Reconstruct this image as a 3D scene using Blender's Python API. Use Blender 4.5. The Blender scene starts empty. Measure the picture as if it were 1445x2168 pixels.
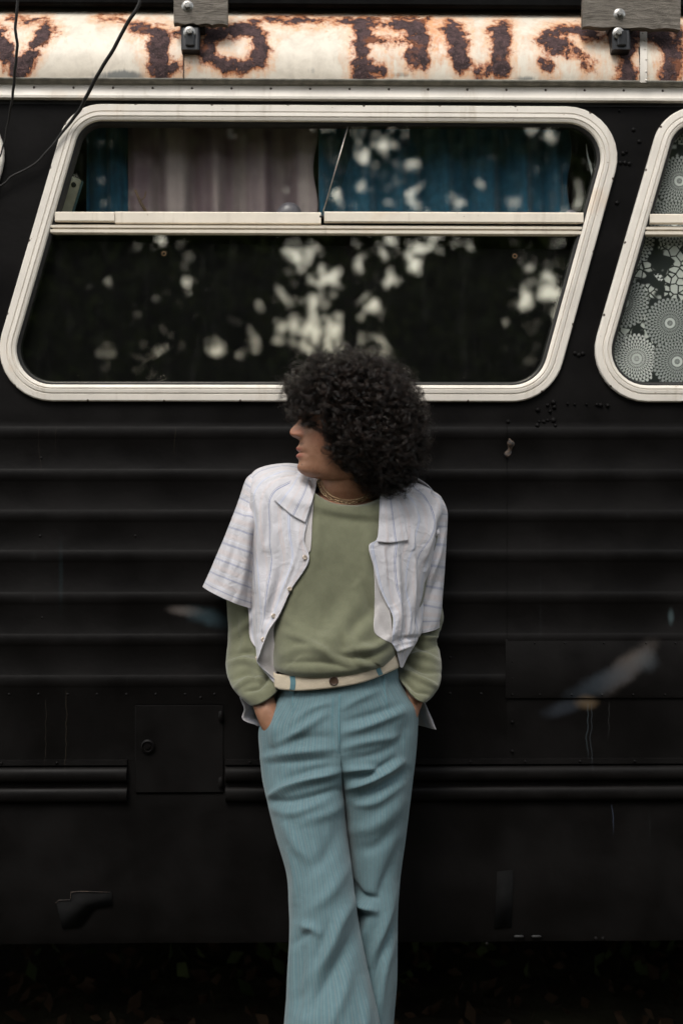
import bpy, math, random
import numpy as np
from mathutils import Vector, Matrix
random.seed(7); rng = np.random.default_rng(11)
sc = bpy.context.scene
C = sc.collection
R = math.radians

# ---------------------------------------------------------------- camera
D = 3.5; CZ = 1.41; YAW = R(1.0); F = 50/36*2168
CX = -D*math.tan(YAW)
cam = bpy.data.cameras.new('camera'); cam.sensor_fit = 'VERTICAL'; cam.sensor_height = 36; cam.lens = 50
cam.clip_start = .05; cam.clip_end = 400
cam.dof.use_dof = True; cam.dof.focus_distance = 3.27; cam.dof.aperture_fstop = 1.9
co = bpy.data.objects.new('camera', cam); C.objects.link(co)
co.location = (CX, -D, CZ); co.rotation_euler = (R(90), 0, -YAW)
sc.camera = co
sc.render.resolution_x = 682; sc.render.resolution_y = 1024
# ---------------------------------------------------------------- world and light (overcast)
SUN_EL, SUN_AZ = R(56), R(-24)      # azimuth measured from straight behind the camera, to its left
w = bpy.data.worlds.new('World'); sc.world = w; w.use_nodes = True
nt = w.node_tree; nt.nodes.clear()
sky = nt.nodes.new('ShaderNodeTexSky'); sky.sky_type = 'NISHITA'; sky.sun_disc = False
sky.sun_elevation = SUN_EL; sky.sun_rotation = R(180)-SUN_AZ; sky.dust_density = 4; sky.air_density = 1.5
hs = nt.nodes.new('ShaderNodeHueSaturation'); hs.inputs['Saturation'].default_value = .35
tc = nt.nodes.new('ShaderNodeTexCoord'); nz = nt.nodes.new('ShaderNodeTexNoise'); nz.inputs['Scale'].default_value = 3; nz.inputs['Detail'].default_value = 4
mr = nt.nodes.new('ShaderNodeMapRange'); mr.inputs['From Min'].default_value = .3; mr.inputs['From Max'].default_value = .7
mr.inputs['To Min'].default_value = .85; mr.inputs['To Max'].default_value = 1.25
mx = nt.nodes.new('ShaderNodeVectorMath'); mx.operation = 'SCALE'
bg = nt.nodes.new('ShaderNodeBackground'); bg.inputs['Strength'].default_value = .12
wo = nt.nodes.new('ShaderNodeOutputWorld')
L = nt.links.new
L(sky.outputs[0], hs.inputs['Color']); L(tc.outputs['Generated'], nz.inputs['Vector']); L(nz.outputs['Fac'], mr.inputs['Value'])
sx = nt.nodes.new('ShaderNodeSeparateXYZ'); L(tc.outputs['Generated'], sx.inputs[0])      # bright low cloud on the open side
lo = nt.nodes.new('ShaderNodeMapRange'); lo.interpolation_type = 'SMOOTHSTEP'; lo.inputs['From Min'].default_value = .55; lo.inputs['From Max'].default_value = .12; lo.inputs['To Min'].default_value = 1; lo.inputs['To Max'].default_value = 3.4
L(sx.outputs['Z'], lo.inputs['Value']); mm = nt.nodes.new('ShaderNodeMath'); mm.operation = 'MULTIPLY'
L(hs.outputs[0], mx.inputs[0]); L(mr.outputs[0], mm.inputs[0]); L(lo.outputs[0], mm.inputs[1]); L(mm.outputs[0], mx.inputs['Scale']); L(mx.outputs[0], bg.inputs['Color']); L(bg.outputs[0], wo.inputs[0])
sl = bpy.data.lights.new('sun', 'SUN'); sl.energy = 1.4; sl.angle = R(24); sl.color = (1, .96, .9)
so = bpy.data.objects.new('sun', sl); C.objects.link(so)
sdir = Vector((math.sin(SUN_AZ)*math.cos(SUN_EL), -math.cos(SUN_AZ)*math.cos(SUN_EL), math.sin(SUN_EL)))
so.rotation_euler = sdir.to_track_quat('Z', 'Y').to_euler(); so.location = sdir*20
sc.view_settings.view_transform = 'Standard'; sc.view_settings.look = 'None'; sc.view_settings.gamma = 1
sc.view_settings.exposure = .6
sc.render.engine = 'CYCLES'

# ---------------------------------------------------------------- helpers
def ray(px, py):
    u = (np.asarray(px, float)-722.5)/F; v = -(np.asarray(py, float)-1084)/F
    dx = u*math.cos(YAW)+math.sin(YAW); dy = -u*math.sin(YAW)+math.cos(YAW)
    return dx, dy, v
def P(px, py, d=0.):
    "point of the place seen at photo pixel px,py on the upright plane d metres in front of the bus side"
    dx, dy, dz = ray(px, py); t = (D-np.asarray(d, float))/dy
    return np.stack(np.broadcast_arrays(CX+t*dx, -D+t*dy, CZ+t*dz), -1)
def X(px, d=0.): return float(P(px, 1084, d)[0])
def Z(py, d=0.): return float(P(722, py, d)[2])
def proj(co_):
    q = np.asarray(co_)-np.array([CX, -D, CZ])
    r = q[..., 0]*math.cos(YAW)-q[..., 1]*math.sin(YAW); f = q[..., 0]*math.sin(YAW)+q[..., 1]*math.cos(YAW)
    return 722.5+F*r/f, 1084-F*q[..., 2]/f
def tag(o, label=None, cat=None, group=None, kind=None):
    for k, v in (('label', label), ('category', cat), ('group', group), ('kind', kind)):
        if v: o[k] = v
    return o
def empty(name, loc=(0, 0, 0)):
    o = bpy.data.objects.new(name, None); o.location = loc; C.objects.link(o); return o
def obj(name, verts, faces, mat=None, parent=None, smooth=True, uvs=None, attrs=None):
    me = bpy.data.meshes.new(name); verts = np.asarray(verts, np.float32)
    if isinstance(faces, np.ndarray):
        k = faces.shape[1]; me.vertices.add(len(verts)); me.vertices.foreach_set('co', verts.ravel())
        me.loops.add(faces.size); me.loops.foreach_set('vertex_index', faces.astype(np.int32).ravel())
        me.polygons.add(len(faces)); me.polygons.foreach_set('loop_start', np.arange(0, faces.size, k, dtype=np.int32))
        me.update(calc_edges=True)
    else:
        me.from_pydata(verts.tolist(), [], faces)
    if uvs is not None:
        uv = me.uv_layers.new(name='UVMap'); li = np.empty(len(me.loops), np.int32); me.loops.foreach_get('vertex_index', li)
        uv.data.foreach_set('uv', np.asarray(uvs, np.float32)[li].ravel())
    for an, av in (attrs or {}).items():
        a = me.attributes.new(an, 'FLOAT', 'POINT'); a.data.foreach_set('value', np.asarray(av, np.float32))
    if smooth: me.polygons.foreach_set('use_smooth', np.ones(len(me.polygons), bool))
    o = bpy.data.objects.new(name, me); C.objects.link(o)
    if mat: me.materials.append(mat)
    if parent: o.parent = parent; o.matrix_parent_inverse = Matrix.Translation(parent.location).inverted()
    return o
class MB:
    "collects pieces into one mesh"
    def __init__(s): s.v = []; s.f = []; s.uv = []; s.n = 0
    def add(s, v, f, uv=None):
        v = np.asarray(v, float).reshape(-1, 3); f = [tuple(int(i)+s.n for i in q) for q in f]
        s.v.append(v); s.f += f; s.uv.append(np.zeros((len(v), 2)) if uv is None else np.asarray(uv).reshape(-1, 2)); s.n += len(v)
    def grid(s, g, uv=None, cu=False, cv=False):
        g = np.asarray(g); nv, nu = g.shape[:2]; f = []
        for i in range(nv-1+cv):
            for j in range(nu-1+cu):
                f.append((i*nu+j, i*nu+(j+1) % nu, ((i+1) % nv)*nu+(j+1) % nu, ((i+1) % nv)*nu+j))
        s.add(g, f, uv)
    def box(s, a, b, rot=None, bev=0):
        a = np.array(a, float); b = np.array(b, float); c = (a+b)/2; h = (b-a)/2
        if bev:
            e = min(bev, *(h*.9)); pts = []; 
            lay = [(-h[2], e), (-h[2]+e, 0), (h[2]-e, 0), (h[2], e)]
            g = []
            for z, i in lay:
                x, y = h[0]-i, h[1]-i; k = e*.6 if i == 0 else 0
                g.append([(x-e, -y, z), (x, -y+e, z), (x, y-e, z), (x-e, y, z), (-x+e, y, z), (-x, y-e, z), (-x, -y+e, z), (-x+e, -y, z)])
            v = np.array(g).reshape(-1, 3); f = [tuple(range(7, -1, -1)), tuple(range(24, 32))]
            for i in range(3):
                for j in range(8): f.append((i*8+j, i*8+(j+1) % 8, (i+1)*8+(j+1) % 8, (i+1)*8+j))
        else:
            v = np.array([(x, y, z) for z in (-1, 1) for x, y in ((-1, -1), (1, -1), (1, 1), (-1, 1))])*h
            f = [(3, 2, 1, 0), (4, 5, 6, 7), (0, 1, 5, 4), (1, 2, 6, 5), (2, 3, 7, 6), (3, 0, 4, 7)]
        if rot is not None: v = v@np.array(rot).T
        s.add(v+c, f)
    def tube(s, pts, rad, n=8, close=False):
        pts = np.asarray(pts, float); m = len(pts); rad = np.broadcast_to(rad, (m,))
        t = np.roll(pts, -1, 0)-np.roll(pts, 1, 0) if close else np.gradient(pts, axis=0); t /= np.linalg.norm(t, axis=1)[:, None]+1e-12
        up = np.array([0.1, 1, .2]); nrm = np.cross(t, up); nrm /= np.linalg.norm(nrm, axis=1)[:, None]+1e-9; bn = np.cross(t, nrm)
        a = np.linspace(0, 2*np.pi, n, endpoint=False)
        g = pts[:, None]+rad[:, None, None]*(np.cos(a)[None, :, None]*nrm[:, None]+np.sin(a)[None, :, None]*bn[:, None])
        n0 = s.n; s.grid(g, cu=True, cv=close)
        if not close: s.f.append(tuple(n0+i for i in range(n))[::-1]); s.f.append(tuple(n0+(m-1)*n+i for i in range(n)))
    def dome(s, c, r, h, axis=(0, -1, 0), n=10, rings=3):
        ax = Vector(axis).normalized(); q = np.array(ax.to_track_quat('Z', 'Y').to_matrix()); v = []; f = []
        for i in range(rings+1):
            t = i/rings*math.pi/2
            for j in range(n): a = j*2*math.pi/n; v.append((r*math.cos(t)*math.cos(a) if i < rings else 1e-5*math.cos(a), r*math.cos(t)*math.sin(a) if i < rings else 1e-5*math.sin(a), h*math.sin(t)))
        for i in range(rings):
            for j in range(n): f.append((i*n+j, i*n+(j+1) % n, (i+1)*n+(j+1) % n, (i+1)*n+j))
        f.append(tuple(rings*n+j for j in range(n)))
        s.add(np.array(v)@q.T+np.array(c), f)
    def build(s, name, mat, parent=None, smooth=True, uv=False):
        return obj(name, np.concatenate(s.v), s.f, mat, parent, smooth, np.concatenate(s.uv) if uv else None)
def solidify(o, t, off=-1):
    m = o.modifiers.new('solidify', 'SOLIDIFY'); m.thickness = t; m.offset = off; return o
def autosmooth(o, ang=40):
    me = o.data
    bm_sharp = []
    me.update()
    import bmesh
    bm = bmesh.new(); bm.from_mesh(me)
    for e in bm.edges:
        if len(e.link_faces) == 2 and e.calc_face_angle(0) > R(ang): e.smooth = False
    bm.to_mesh(me); bm.free(); return o
def cr(rows, n):
    "Catmull-Rom through rows (m,...) to n samples"
    rows = np.asarray(rows, float); m = len(rows); t = np.linspace(0, m-1, n); i = np.minimum(t.astype(int), m-2); f = (t-i).reshape((-1,)+(1,)*(rows.ndim-1))
    p0 = rows[np.maximum(i-1, 0)]; p1 = rows[i]; p2 = rows[i+1]; p3 = rows[np.minimum(i+2, m-1)]
    # mirrored ends
    p0 = np.where((i == 0).reshape(f.shape), 2*p1-p2, p0); p3 = np.where((i == m-2).reshape(f.shape), 2*p2-p1, p3)
    return .5*((2*p1)+(p2-p0)*f+(2*p0-5*p1+4*p2-p3)*f**2+(3*p1-p0-3*p2+p3)*f**3)
def smooth01(x): x = np.clip(x, 0, 1); return x*x*(3-2*x)
_T = rng.random((64, 64, 64))
def vnoise(p, s):
    "value noise, -1..1"
    q = np.asarray(p)*s; i = np.floor(q).astype(int); f = q-i; f = f*f*(3-2*f); o = 0
    for a in (0, 1):
        for b in (0, 1):
            for c in (0, 1):
                w_ = (f[..., 0] if a else 1-f[..., 0])*(f[..., 1] if b else 1-f[..., 1])*(f[..., 2] if c else 1-f[..., 2])
                o = o+w_*_T[(i[..., 0]+a) % 64, (i[..., 1]+b) % 64, (i[..., 2]+c) % 64]
    return o*2-1
def seg_dist(px, py, poly):
    "signed distance (px) to a polyline and the place 0..1 along it"
    best = np.full(np.shape(px), 1e9); sg = np.zeros(np.shape(px)); al = np.zeros(np.shape(px))
    poly = np.asarray(poly, float); ln = np.linalg.norm(np.diff(poly, axis=0), axis=1); cum = np.r_[0, np.cumsum(ln)]
    for k in range(len(poly)-1):
        a, b = poly[k], poly[k+1]; d = b-a; L2 = d@d+1e-9
        t = np.clip(((px-a[0])*d[0]+(py-a[1])*d[1])/L2, 0, 1); ex = px-a[0]-t*d[0]; ey = py-a[1]-t*d[1]; dd = np.hypot(ex, ey)
        cr_ = np.sign(d[0]*ey-d[1]*ex); m = dd < best
        best = np.where(m, dd, best); sg = np.where(m, cr_*dd, sg); al = np.where(m, (cum[k]+t*ln[k])/cum[-1], al)
    return best, sg, al
def grid_normals(g, cu=False):
    du = np.roll(g, -1, 1)-np.roll(g, 1, 1) if cu else np.gradient(g, axis=1)
    dv = np.gradient(g, axis=0); n = np.cross(du, dv); return n/(np.linalg.norm(n, axis=-1, keepdims=True)+1e-12)
def fold(g, strokes, sgn=1, cu=False, wt=None, noise=0.0, nscale=(9, 9, 6)):
    """press folds into a cloth grid. stroke = (polyline, width px, amp mm[, kind]); negative amp is a valley,
    kind 'r' rolls: a ridge on one side and a valley on the other"""
    n = grid_normals(g, cu)*sgn; px, py = proj(g); d = np.zeros(px.shape)
    for s in strokes:
        poly = cr(np.array(s[0], float), 12) if len(s[0]) > 2 else s[0]
        b, sg, al = seg_dist(px, py, poly); wd = s[1]; tp = np.sin(np.pi*np.clip(.08+al*.84, 0, 1))**.7
        if len(s) > 3 and s[3] == 'r': q = (sg/wd)*np.exp(.5-(sg/wd)**2*.5)*1.0*np.exp(-np.maximum(b/wd-2.5, 0))
        else: q = np.exp(-(b/wd)**2)
        d += q*tp*s[2]*.001
    if noise: d += noise*.001*(vnoise(g*np.array(nscale)/9., 9)+.5*vnoise(g*np.array(nscale)/9.+5, 21)+.28*vnoise(g*np.array(nscale)/9.+2, 47))
    if wt is not None: d = d*wt
    return g+n*d[..., None]
def tube_rows(rows, nv):
    """rows: (xl,yl,xr,yr,dc,th[,drop[,q]])"""
    rr = np.array([list(r)+[0]*(8-len(r)) for r in rows], float); return cr(rr, nv)
def ring_tube(rows, nv, nu, ex=2.2, front_only=False):
    r = tube_rows(rows, nv); ph = np.linspace(0, 2*np.pi, nu, endpoint=False)
    c = np.cos(ph); s = np.sin(ph); cc = np.sign(c)*np.abs(c)**(2/ex); ss = np.sign(s)*np.abs(s)**(2/ex)
    t = (1-cc)/2
    xl, yl, xr, yr, dc, th, dr, q = [r[:, i:i+1] for i in range(8)]
    px = xl+(xr-xl)*t; py = yl+(yr-yl)*t+dr*np.where(ss > 0, ss*ss, ss*.25); d = dc+th*ss
    g = P(px, py, d); uv = np.stack(np.broadcast_arrays(ph[None]/(2*np.pi), np.linspace(0, 1, nv)[:, None]), -1)
    return g, uv, np.maximum(ss, 0)[None]*np.ones((nv, 1))

# ---------------------------------------------------------------- materials
class NT:
    def __init__(s, name):
        s.m = bpy.data.materials.new(name); s.m.use_nodes = True; s.t = s.m.node_tree; s.t.nodes.clear()
        s.out = s.n('ShaderNodeOutputMaterial'); s.b = s.n('ShaderNodeBsdfPrincipled'); s.l(s.b.outputs[0], s.out.inputs[0])
    def n(s, ty, props=None, **inp):
        x = s.t.nodes.new(ty)
        for k, v in (props or {}).items(): setattr(x, k, v)
        for k, v in inp.items(): s.set(x.inputs[int(k[1:]) if k[0] == 'i' and k[1:].isdigit() else k.replace('_', ' ')], v)
        return x
    def set(s, sock, v):
        if isinstance(v, bpy.types.NodeSocket): s.t.links.new(v, sock)
        elif isinstance(v, bpy.types.Node): s.t.links.new(v.outputs[0], sock)
        else:
            if sock.type == 'RGBA' and len(v) == 3: v = (*v, 1)
            sock.default_value = v
    def l(s, a, b): s.t.links.new(a, b)
    def math(s, op, a, b=0., c=0., clamp=False): return s.n('ShaderNodeMath', {'operation': op, 'use_clamp': clamp}, i0=a, i1=b, i2=c).outputs[0]
    def vmath(s, op, a, b=(0, 0, 0)): return s.n('ShaderNodeVectorMath', {'operation': op}, i0=a, i1=b)
    def co(s, which='Object', scale=(1, 1, 1), loc=(0, 0, 0), rot=(0, 0, 0)):
        t = s.n('ShaderNodeTexCoord'); return s.n('ShaderNodeMapping', Vector=t.outputs[which], Scale=scale, Location=loc, Rotation=rot).outputs[0]
    def noise(s, vec, scale, detail=4, rough=.55, dist=0): return s.n('ShaderNodeTexNoise', Vector=vec, Scale=scale, Detail=detail, Roughness=rough, Distortion=dist).outputs[0]
    def ramp(s, v, a, b, lo=0., hi=1., sm=True):
        return s.n('ShaderNodeMapRange', {'interpolation_type': 'SMOOTHSTEP' if sm else 'LINEAR'}, Value=v, From_Min=a, From_Max=b, To_Min=lo, To_Max=hi).outputs[0]
    def mix(s, f, a, b):
        x = s.t.nodes.new('ShaderNodeMix'); x.data_type = 'RGBA'; s.set(x.inputs[0], f); s.set(x.inputs[6], a); s.set(x.inputs[7], b); return x.outputs[2]
    def attr(s, name): return s.n('ShaderNodeAttribute', {'attribute_name': name}).outputs['Fac']
    def xyz(s, v): x = s.n('ShaderNodeSeparateXYZ', Vector=v); return x.outputs
    def bump(s, h, st=.3, dist=.002, nrm=None):
        x = s.n('ShaderNodeBump', Height=h, Strength=st, Distance=dist)
        if nrm: s.set(x.inputs['Normal'], nrm)
        return x.outputs[0]
    def fin(s, col=None, rough=None, normal=None, metal=None, spec=None, **k):
        for nm, v in (('Base Color', col), ('Roughness', rough), ('Normal', normal), ('Metallic', metal), ('Specular IOR Level', spec)):
            if v is not None: s.set(s.b.inputs[nm], v)
        for a, v in k.items(): s.set(s.b.inputs[a.replace('_', ' ')], v)
        return s.m
def stain(s, cx, cz, sx, sz, ang=0, nz=.35, ns=14, soft=.5):
    "soft patch on the x-z plane, sizes in metres, ragged by noise"
    v = s.co('Object'); x, y, z = s.xyz(v)
    dx = s.math('SUBTRACT', x, cx); dz = s.math('SUBTRACT', z, cz); ca, sa = math.cos(ang), math.sin(ang)
    a = s.math('DIVIDE', s.math('ADD', s.math('MULTIPLY', dx, ca), s.math('MULTIPLY', dz, sa)), sx)
    b = s.math('DIVIDE', s.math('SUBTRACT', s.math('MULTIPLY', dz, ca), s.math('MULTIPLY', dx, sa)), sz)
    r = s.math('SQRT', s.math('ADD', s.math('MULTIPLY', a, a), s.math('MULTIPLY', b, b)))
    r = s.math('ADD', r, s.math('MULTIPLY', s.math('SUBTRACT', s.noise(v, ns, 4, .6), .5), nz*3))
    return s.ramp(r, 1+soft*.5, 1-soft, 0., 1.)
def mat_simple(name, col, rough=.5, metal=0, spec=.5, nsc=30, var=.2, bmp=.15):
    s = NT(name); v = s.co(); n = s.noise(v, nsc, 5)
    c = s.mix(s.ramp(n, .3, .7), tuple(x*(1-var) for x in col), tuple(min(1, x*(1+var)) for x in col))
    return s.fin(c, rough, s.bump(n, bmp), metal, spec)
def mat_black():
    s = NT('black_paint'); v = s.co(); n = s.noise(v, 5, 5); f = s.noise(v, 60, 4, .6)
    st = s.noise(s.co(scale=(60, 60, 1.2)), 1, 4, .6); st2 = s.ramp(st, .66, .74)
    c = s.mix(s.ramp(n, .3, .75), (.0026, .0023, .0022), (.0056, .0050, .0048))
    c = s.mix(s.math('MULTIPLY', st2, .35), c, (.016, .017, .017))
    # old spray marks and runs
    for (px, py, sx, sz, a, col, k) in ((1325, 1415, .085, .03, .75, (.11, .095, .085), .55), (1275, 1445, .10, .028, .45, (.035, .044, .054), .6), (1365, 1400, .03, .03, 0, (.055, .062, .068), .45),
            (1240, 1487, .03, .018, 0, (.12, .085, .05), .6), (1190, 1500, .05, .02, .3, (.04, .048, .06), .4), (395, 1293, .045, .014, -.1, (.14, .12, .11), .6), (440, 1305, .06, .022, -.25, (.03, .05, .06), .7),
            (500, 1262, .04, .01, 0, (.03, .06, .065), .6), (1418, 1305, .008, .02, 0, (.06, .085, .09), .6), (130, 1215, .006, .09, 0, (.012, .02, .022), .35)):
        f_ = s.math('MULTIPLY', stain(s, X(px), Z(py), sx, sz, a, .22, 30, .8), k); c = s.mix(f_, c, col)
    x, y, z = s.xyz(v)
    for (px, p0, p1, wd, col) in ((1242, 1490, 1600, .0022, (.07, .09, .10)), (1250, 1490, 1625, .0018, (.06, .07, .08)), (1287, 1490, 1560, .0015, (.05, .05, .05)), (140, 1460, 1625, .0012, (.07, .055, .04)), (97, 1480, 1625, .001, (.06, .05, .04)), (1296, 1705, 1760, .0018, (.08, .10, .15)), (372, 905, 960, .0012, (.06, .05, .035)), (84, 905, 1000, .001, (.06, .05, .04)), (120, 905, 960, .001, (.06, .05, .04))):
        xx = s.math('ADD', x, s.math('MULTIPLY', s.math('SUBTRACT', s.noise(s.co(scale=(1, 1, 12)), 1.5, 2), .5), .02))
        k = s.math('MULTIPLY', s.ramp(s.math('ABSOLUTE', s.math('SUBTRACT', xx, X(px))), wd, wd*.3), s.math('MULTIPLY', s.ramp(z, Z(p0)+.005, Z(p0)-.005), s.ramp(z, Z(p1)-.02, Z(p1)+.03)))
        c = s.mix(s.math('MULTIPLY', k, .25), c, col)
    h = s.math('ADD', s.math('MULTIPLY', n, 2.0), s.math('MULTIPLY', f, .25))
    return s.fin(c, s.ramp(n, .3, .7, .42, .6), s.bump(h, .35, .004), 0, .09)
def mat_cream(name='cream_paint', base=(.70, .655, .585)):
    s = NT(name); v = s.co(); n = s.noise(v, 9, 6, .65); st = s.noise(s.co(scale=(35, 35, 3)), 1, 5, .6); sp = s.noise(v, 120, 3)
    c = s.mix(s.ramp(n, .35, .75), base, tuple(b*.86 for b in base))
    c = s.mix(s.math('MULTIPLY', s.ramp(st, .55, .75), .45), c, (.42, .36, .28))
    c = s.mix(s.math('MULTIPLY', s.ramp(sp, .70, .76), .7), c, (.22, .13, .07))
    c = s.mix(s.math('MULTIPLY', s.ramp(s.noise(v, 4, 4, .7), .60, .75), .35), c, (.60, .42, .26))
    return s.fin(c, s.ramp(n, .3, .7, .38, .55), s.bump(s.math('ADD', n, s.math('MULTIPLY', sp, .2)), .25, .002), 0, .4)
def mat_cove():
    s = NT('rusted_cream_paint'); v = s.co(); a = s.attr('rust'); og = s.attr('tint'); blu = s.attr('grime')
    n1 = s.noise(v, 22, 6, .65, .4); n2 = s.noise(s.co(scale=(90, 90, 14)), 1, 5, .65); n3 = s.noise(v, 170, 4, .7); n4 = s.noise(v, 60, 5, .7)
    ctr = lambda x, k: s.math('MULTIPLY', s.math('SUBTRACT', x, .5), k)
    q = s.math('ADD', s.math('ADD', a, ctr(n1, 60)), s.math('ADD', ctr(n4, 30), ctr(n2, 22)))
    core = s.ramp(q, 1, 5); edge = s.ramp(s.math('ADD', q, ctr(n3, 10)), -9, 1); halo = s.ramp(s.math('ADD', q, ctr(n2, 26)), -30, -6)
    c = s.mix(s.ramp(n1, .35, .72), (.67, .61, .51), (.54, .485, .40))
    c = s.mix(s.math('MULTIPLY', s.ramp(n2, .58, .72), .4), c, (.52, .44, .34))
    c = s.mix(s.math('MULTIPLY', s.ramp(s.math('ADD', blu, ctr(n2, .9)), .35, .8), .8), c, (.10, .12, .125))
    c = s.mix(s.ramp(s.math('ADD', og, s.math('ADD', ctr(n2, 1.6), ctr(n1, .9))), .35, 1.1, 0., .85), c, s.mix(s.ramp(n4, .42, .6), (.50, .16, .05), (.58, .34, .20)))
    c = s.mix(s.math('MULTIPLY', halo, .75), c, s.mix(s.ramp(n4, .4, .6), (.66, .36, .18), (.62, .46, .34)))
    c = s.mix(s.math('MULTIPLY', edge, .9), c, s.mix(s.ramp(n3, .38, .62), (.46, .15, .045), (.24, .07, .03)))
    dark = s.mix(s.ramp(n4, .35, .65), (.026, .014, .014), (.085, .048, .048)); dark = s.mix(s.ramp(n3, .55, .7), dark, (.14, .085, .085)); dark = s.mix(s.ramp(s.noise(v, 13, 4, .6), .58, .68, 0., .8), dark, (.22, .075, .03))
    c = s.mix(core, c, dark)
    h = s.math('ADD', s.math('MULTIPLY', core, s.math('ADD', s.math('MULTIPLY', n3, 1.6), n4)), s.math('MULTIPLY', n1, .3))
    return s.fin(c, s.math('ADD', s.math('MULTIPLY', core, .35), .45), s.bump(h, .8, .004), 0, .35)
def mat_glass():
    s = NT('window_glass'); v = s.co(); s.t.nodes.remove(s.b)
    n = s.noise(v, 2.2, 2); n2 = s.noise(v, 7, 2)
    bp = s.bump(s.math('ADD', n, s.math('MULTIPLY', n2, .1)), .12, .004)
    gl = s.n('ShaderNodeBsdfGlossy', Color=(.97, .92, .76), Roughness=.015, Normal=bp)
    tr = s.n('ShaderNodeBsdfTransparent', Color=(.87, .88, .87))
    df = s.n('ShaderNodeBsdfDiffuse', Color=(.35, .35, .32))
    lw = s.n('ShaderNodeFresnel', IOR=2.35)
    m = s.n('ShaderNodeMixShader', i0=lw, i1=tr, i2=gl)
    dust = s.math('MULTIPLY', s.ramp(s.noise(s.co(scale=(14, 14, 3)), 2, 6, .7), .5, .8), .02)
    m2 = s.n('ShaderNodeMixShader', i0=dust, i1=m, i2=df); s.l(m2.outputs[0], s.out.inputs[0]); return s.m
def fabric(name, col, var=.12, wsc=900, rough=.85, sheen=.25, stripes=None, bmp=.35, base2=None, crease=.1):
    """stripes: list of (period, offset, width, colour, strength) along u, in UV units"""
    s = NT(name); v = s.co(); uv = s.n('ShaderNodeTexCoord').outputs['UV']; u, w_, _ = s.xyz(uv)
    n = s.noise(v, 40, 5, .6); fi = s.noise(v, wsc*.6, 2, .7); big = s.noise(v, 6, 3)
    c = s.mix(s.ramp(n, .3, .7), tuple(x*(1-var) for x in col), tuple(min(1, x*(1+var)) for x in col))
    c = s.mix(s.math('MULTIPLY', s.ramp(fi, .35, .7), .22), c, base2 or tuple(x*.55 for x in col))
    for per, off, wd, sc_, k in (stripes or []):
        f = s.math('ABSOLUTE', s.math('SUBTRACT', s.math('FRACT', s.math('ADD', s.math('DIVIDE', u, per), off)), .5))
        m = s.ramp(f, wd, wd*.35); m = s.math('MULTIPLY', m, s.math('MULTIPLY', k, s.ramp(s.noise(s.co('UV', scale=(200, 40, 1)), 3, 3), .25, .6, .55, 1.)))
        c = s.mix(m, c, sc_)
    wv = s.n('ShaderNodeTexWave', {'wave_type': 'BANDS', 'bands_direction': 'DIAGONAL'}, Vector=v, Scale=wsc*.35, Distortion=1.).outputs['Fac']
    h = s.math('ADD', s.math('MULTIPLY', wv, .3), s.math('ADD', fi, s.math('MULTIPLY', n, 2)))
    r1 = s.math('ABSOLUTE', s.math('SUBTRACT', s.noise(v, 17, 3, .5, 1.2), .5)); r2 = s.math('ABSOLUTE', s.math('SUBTRACT', s.noise(s.co(scale=(1, 1, .45)), 34, 2, .5, .8), .5))
    wr_ = s.bump(s.math('MULTIPLY', s.math('SUBTRACT', .5, s.math('ADD', s.ramp(r1, 0, .13, .0, .5), s.ramp(r2, 0, .12, 0, .25))), 1.), crease, .0045)
    return s.fin(c, rough, s.bump(h, bmp, .0012, wr_), 0, .2, Sheen_Weight=sheen, Sheen_Roughness=.5)
M = {}
M['black'] = mat_black(); M['cream'] = mat_cream(); M['cove'] = mat_cove(); M['glass'] = mat_glass()
M['rail'] = mat_cream('rail_paint', (.76, .69, .58))
M['drip'] = mat_simple('dirty_aluminium', (.20, .19, .16), .5, .3, .5, 40, .3)
M['rubber'] = mat_simple('black_rubber', (.012, .012, .012), .55, 0, .3)
M['dark'] = mat_simple('dark_interior', (.01, .01, .01), .9, 0, .1)
M['sheet'] = mat_simple('matte_black', (.006, .006, .006), .95, 0, .05)
M['steel'] = mat_simple('weathered_steel', (.32, .31, .29), .35, .8, .5, 200, .3)
M['bracket'] = mat_simple('black_bracket', (.012, .013, .015), .45, .2, .5)
M['cable'] = mat_simple('cable_sheath', (.014, .013, .012), .6, 0, .3)
M['screw'] = mat_simple('dull_screw', (.06, .045, .035), .6, .4, .4, 300, .5)

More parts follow.
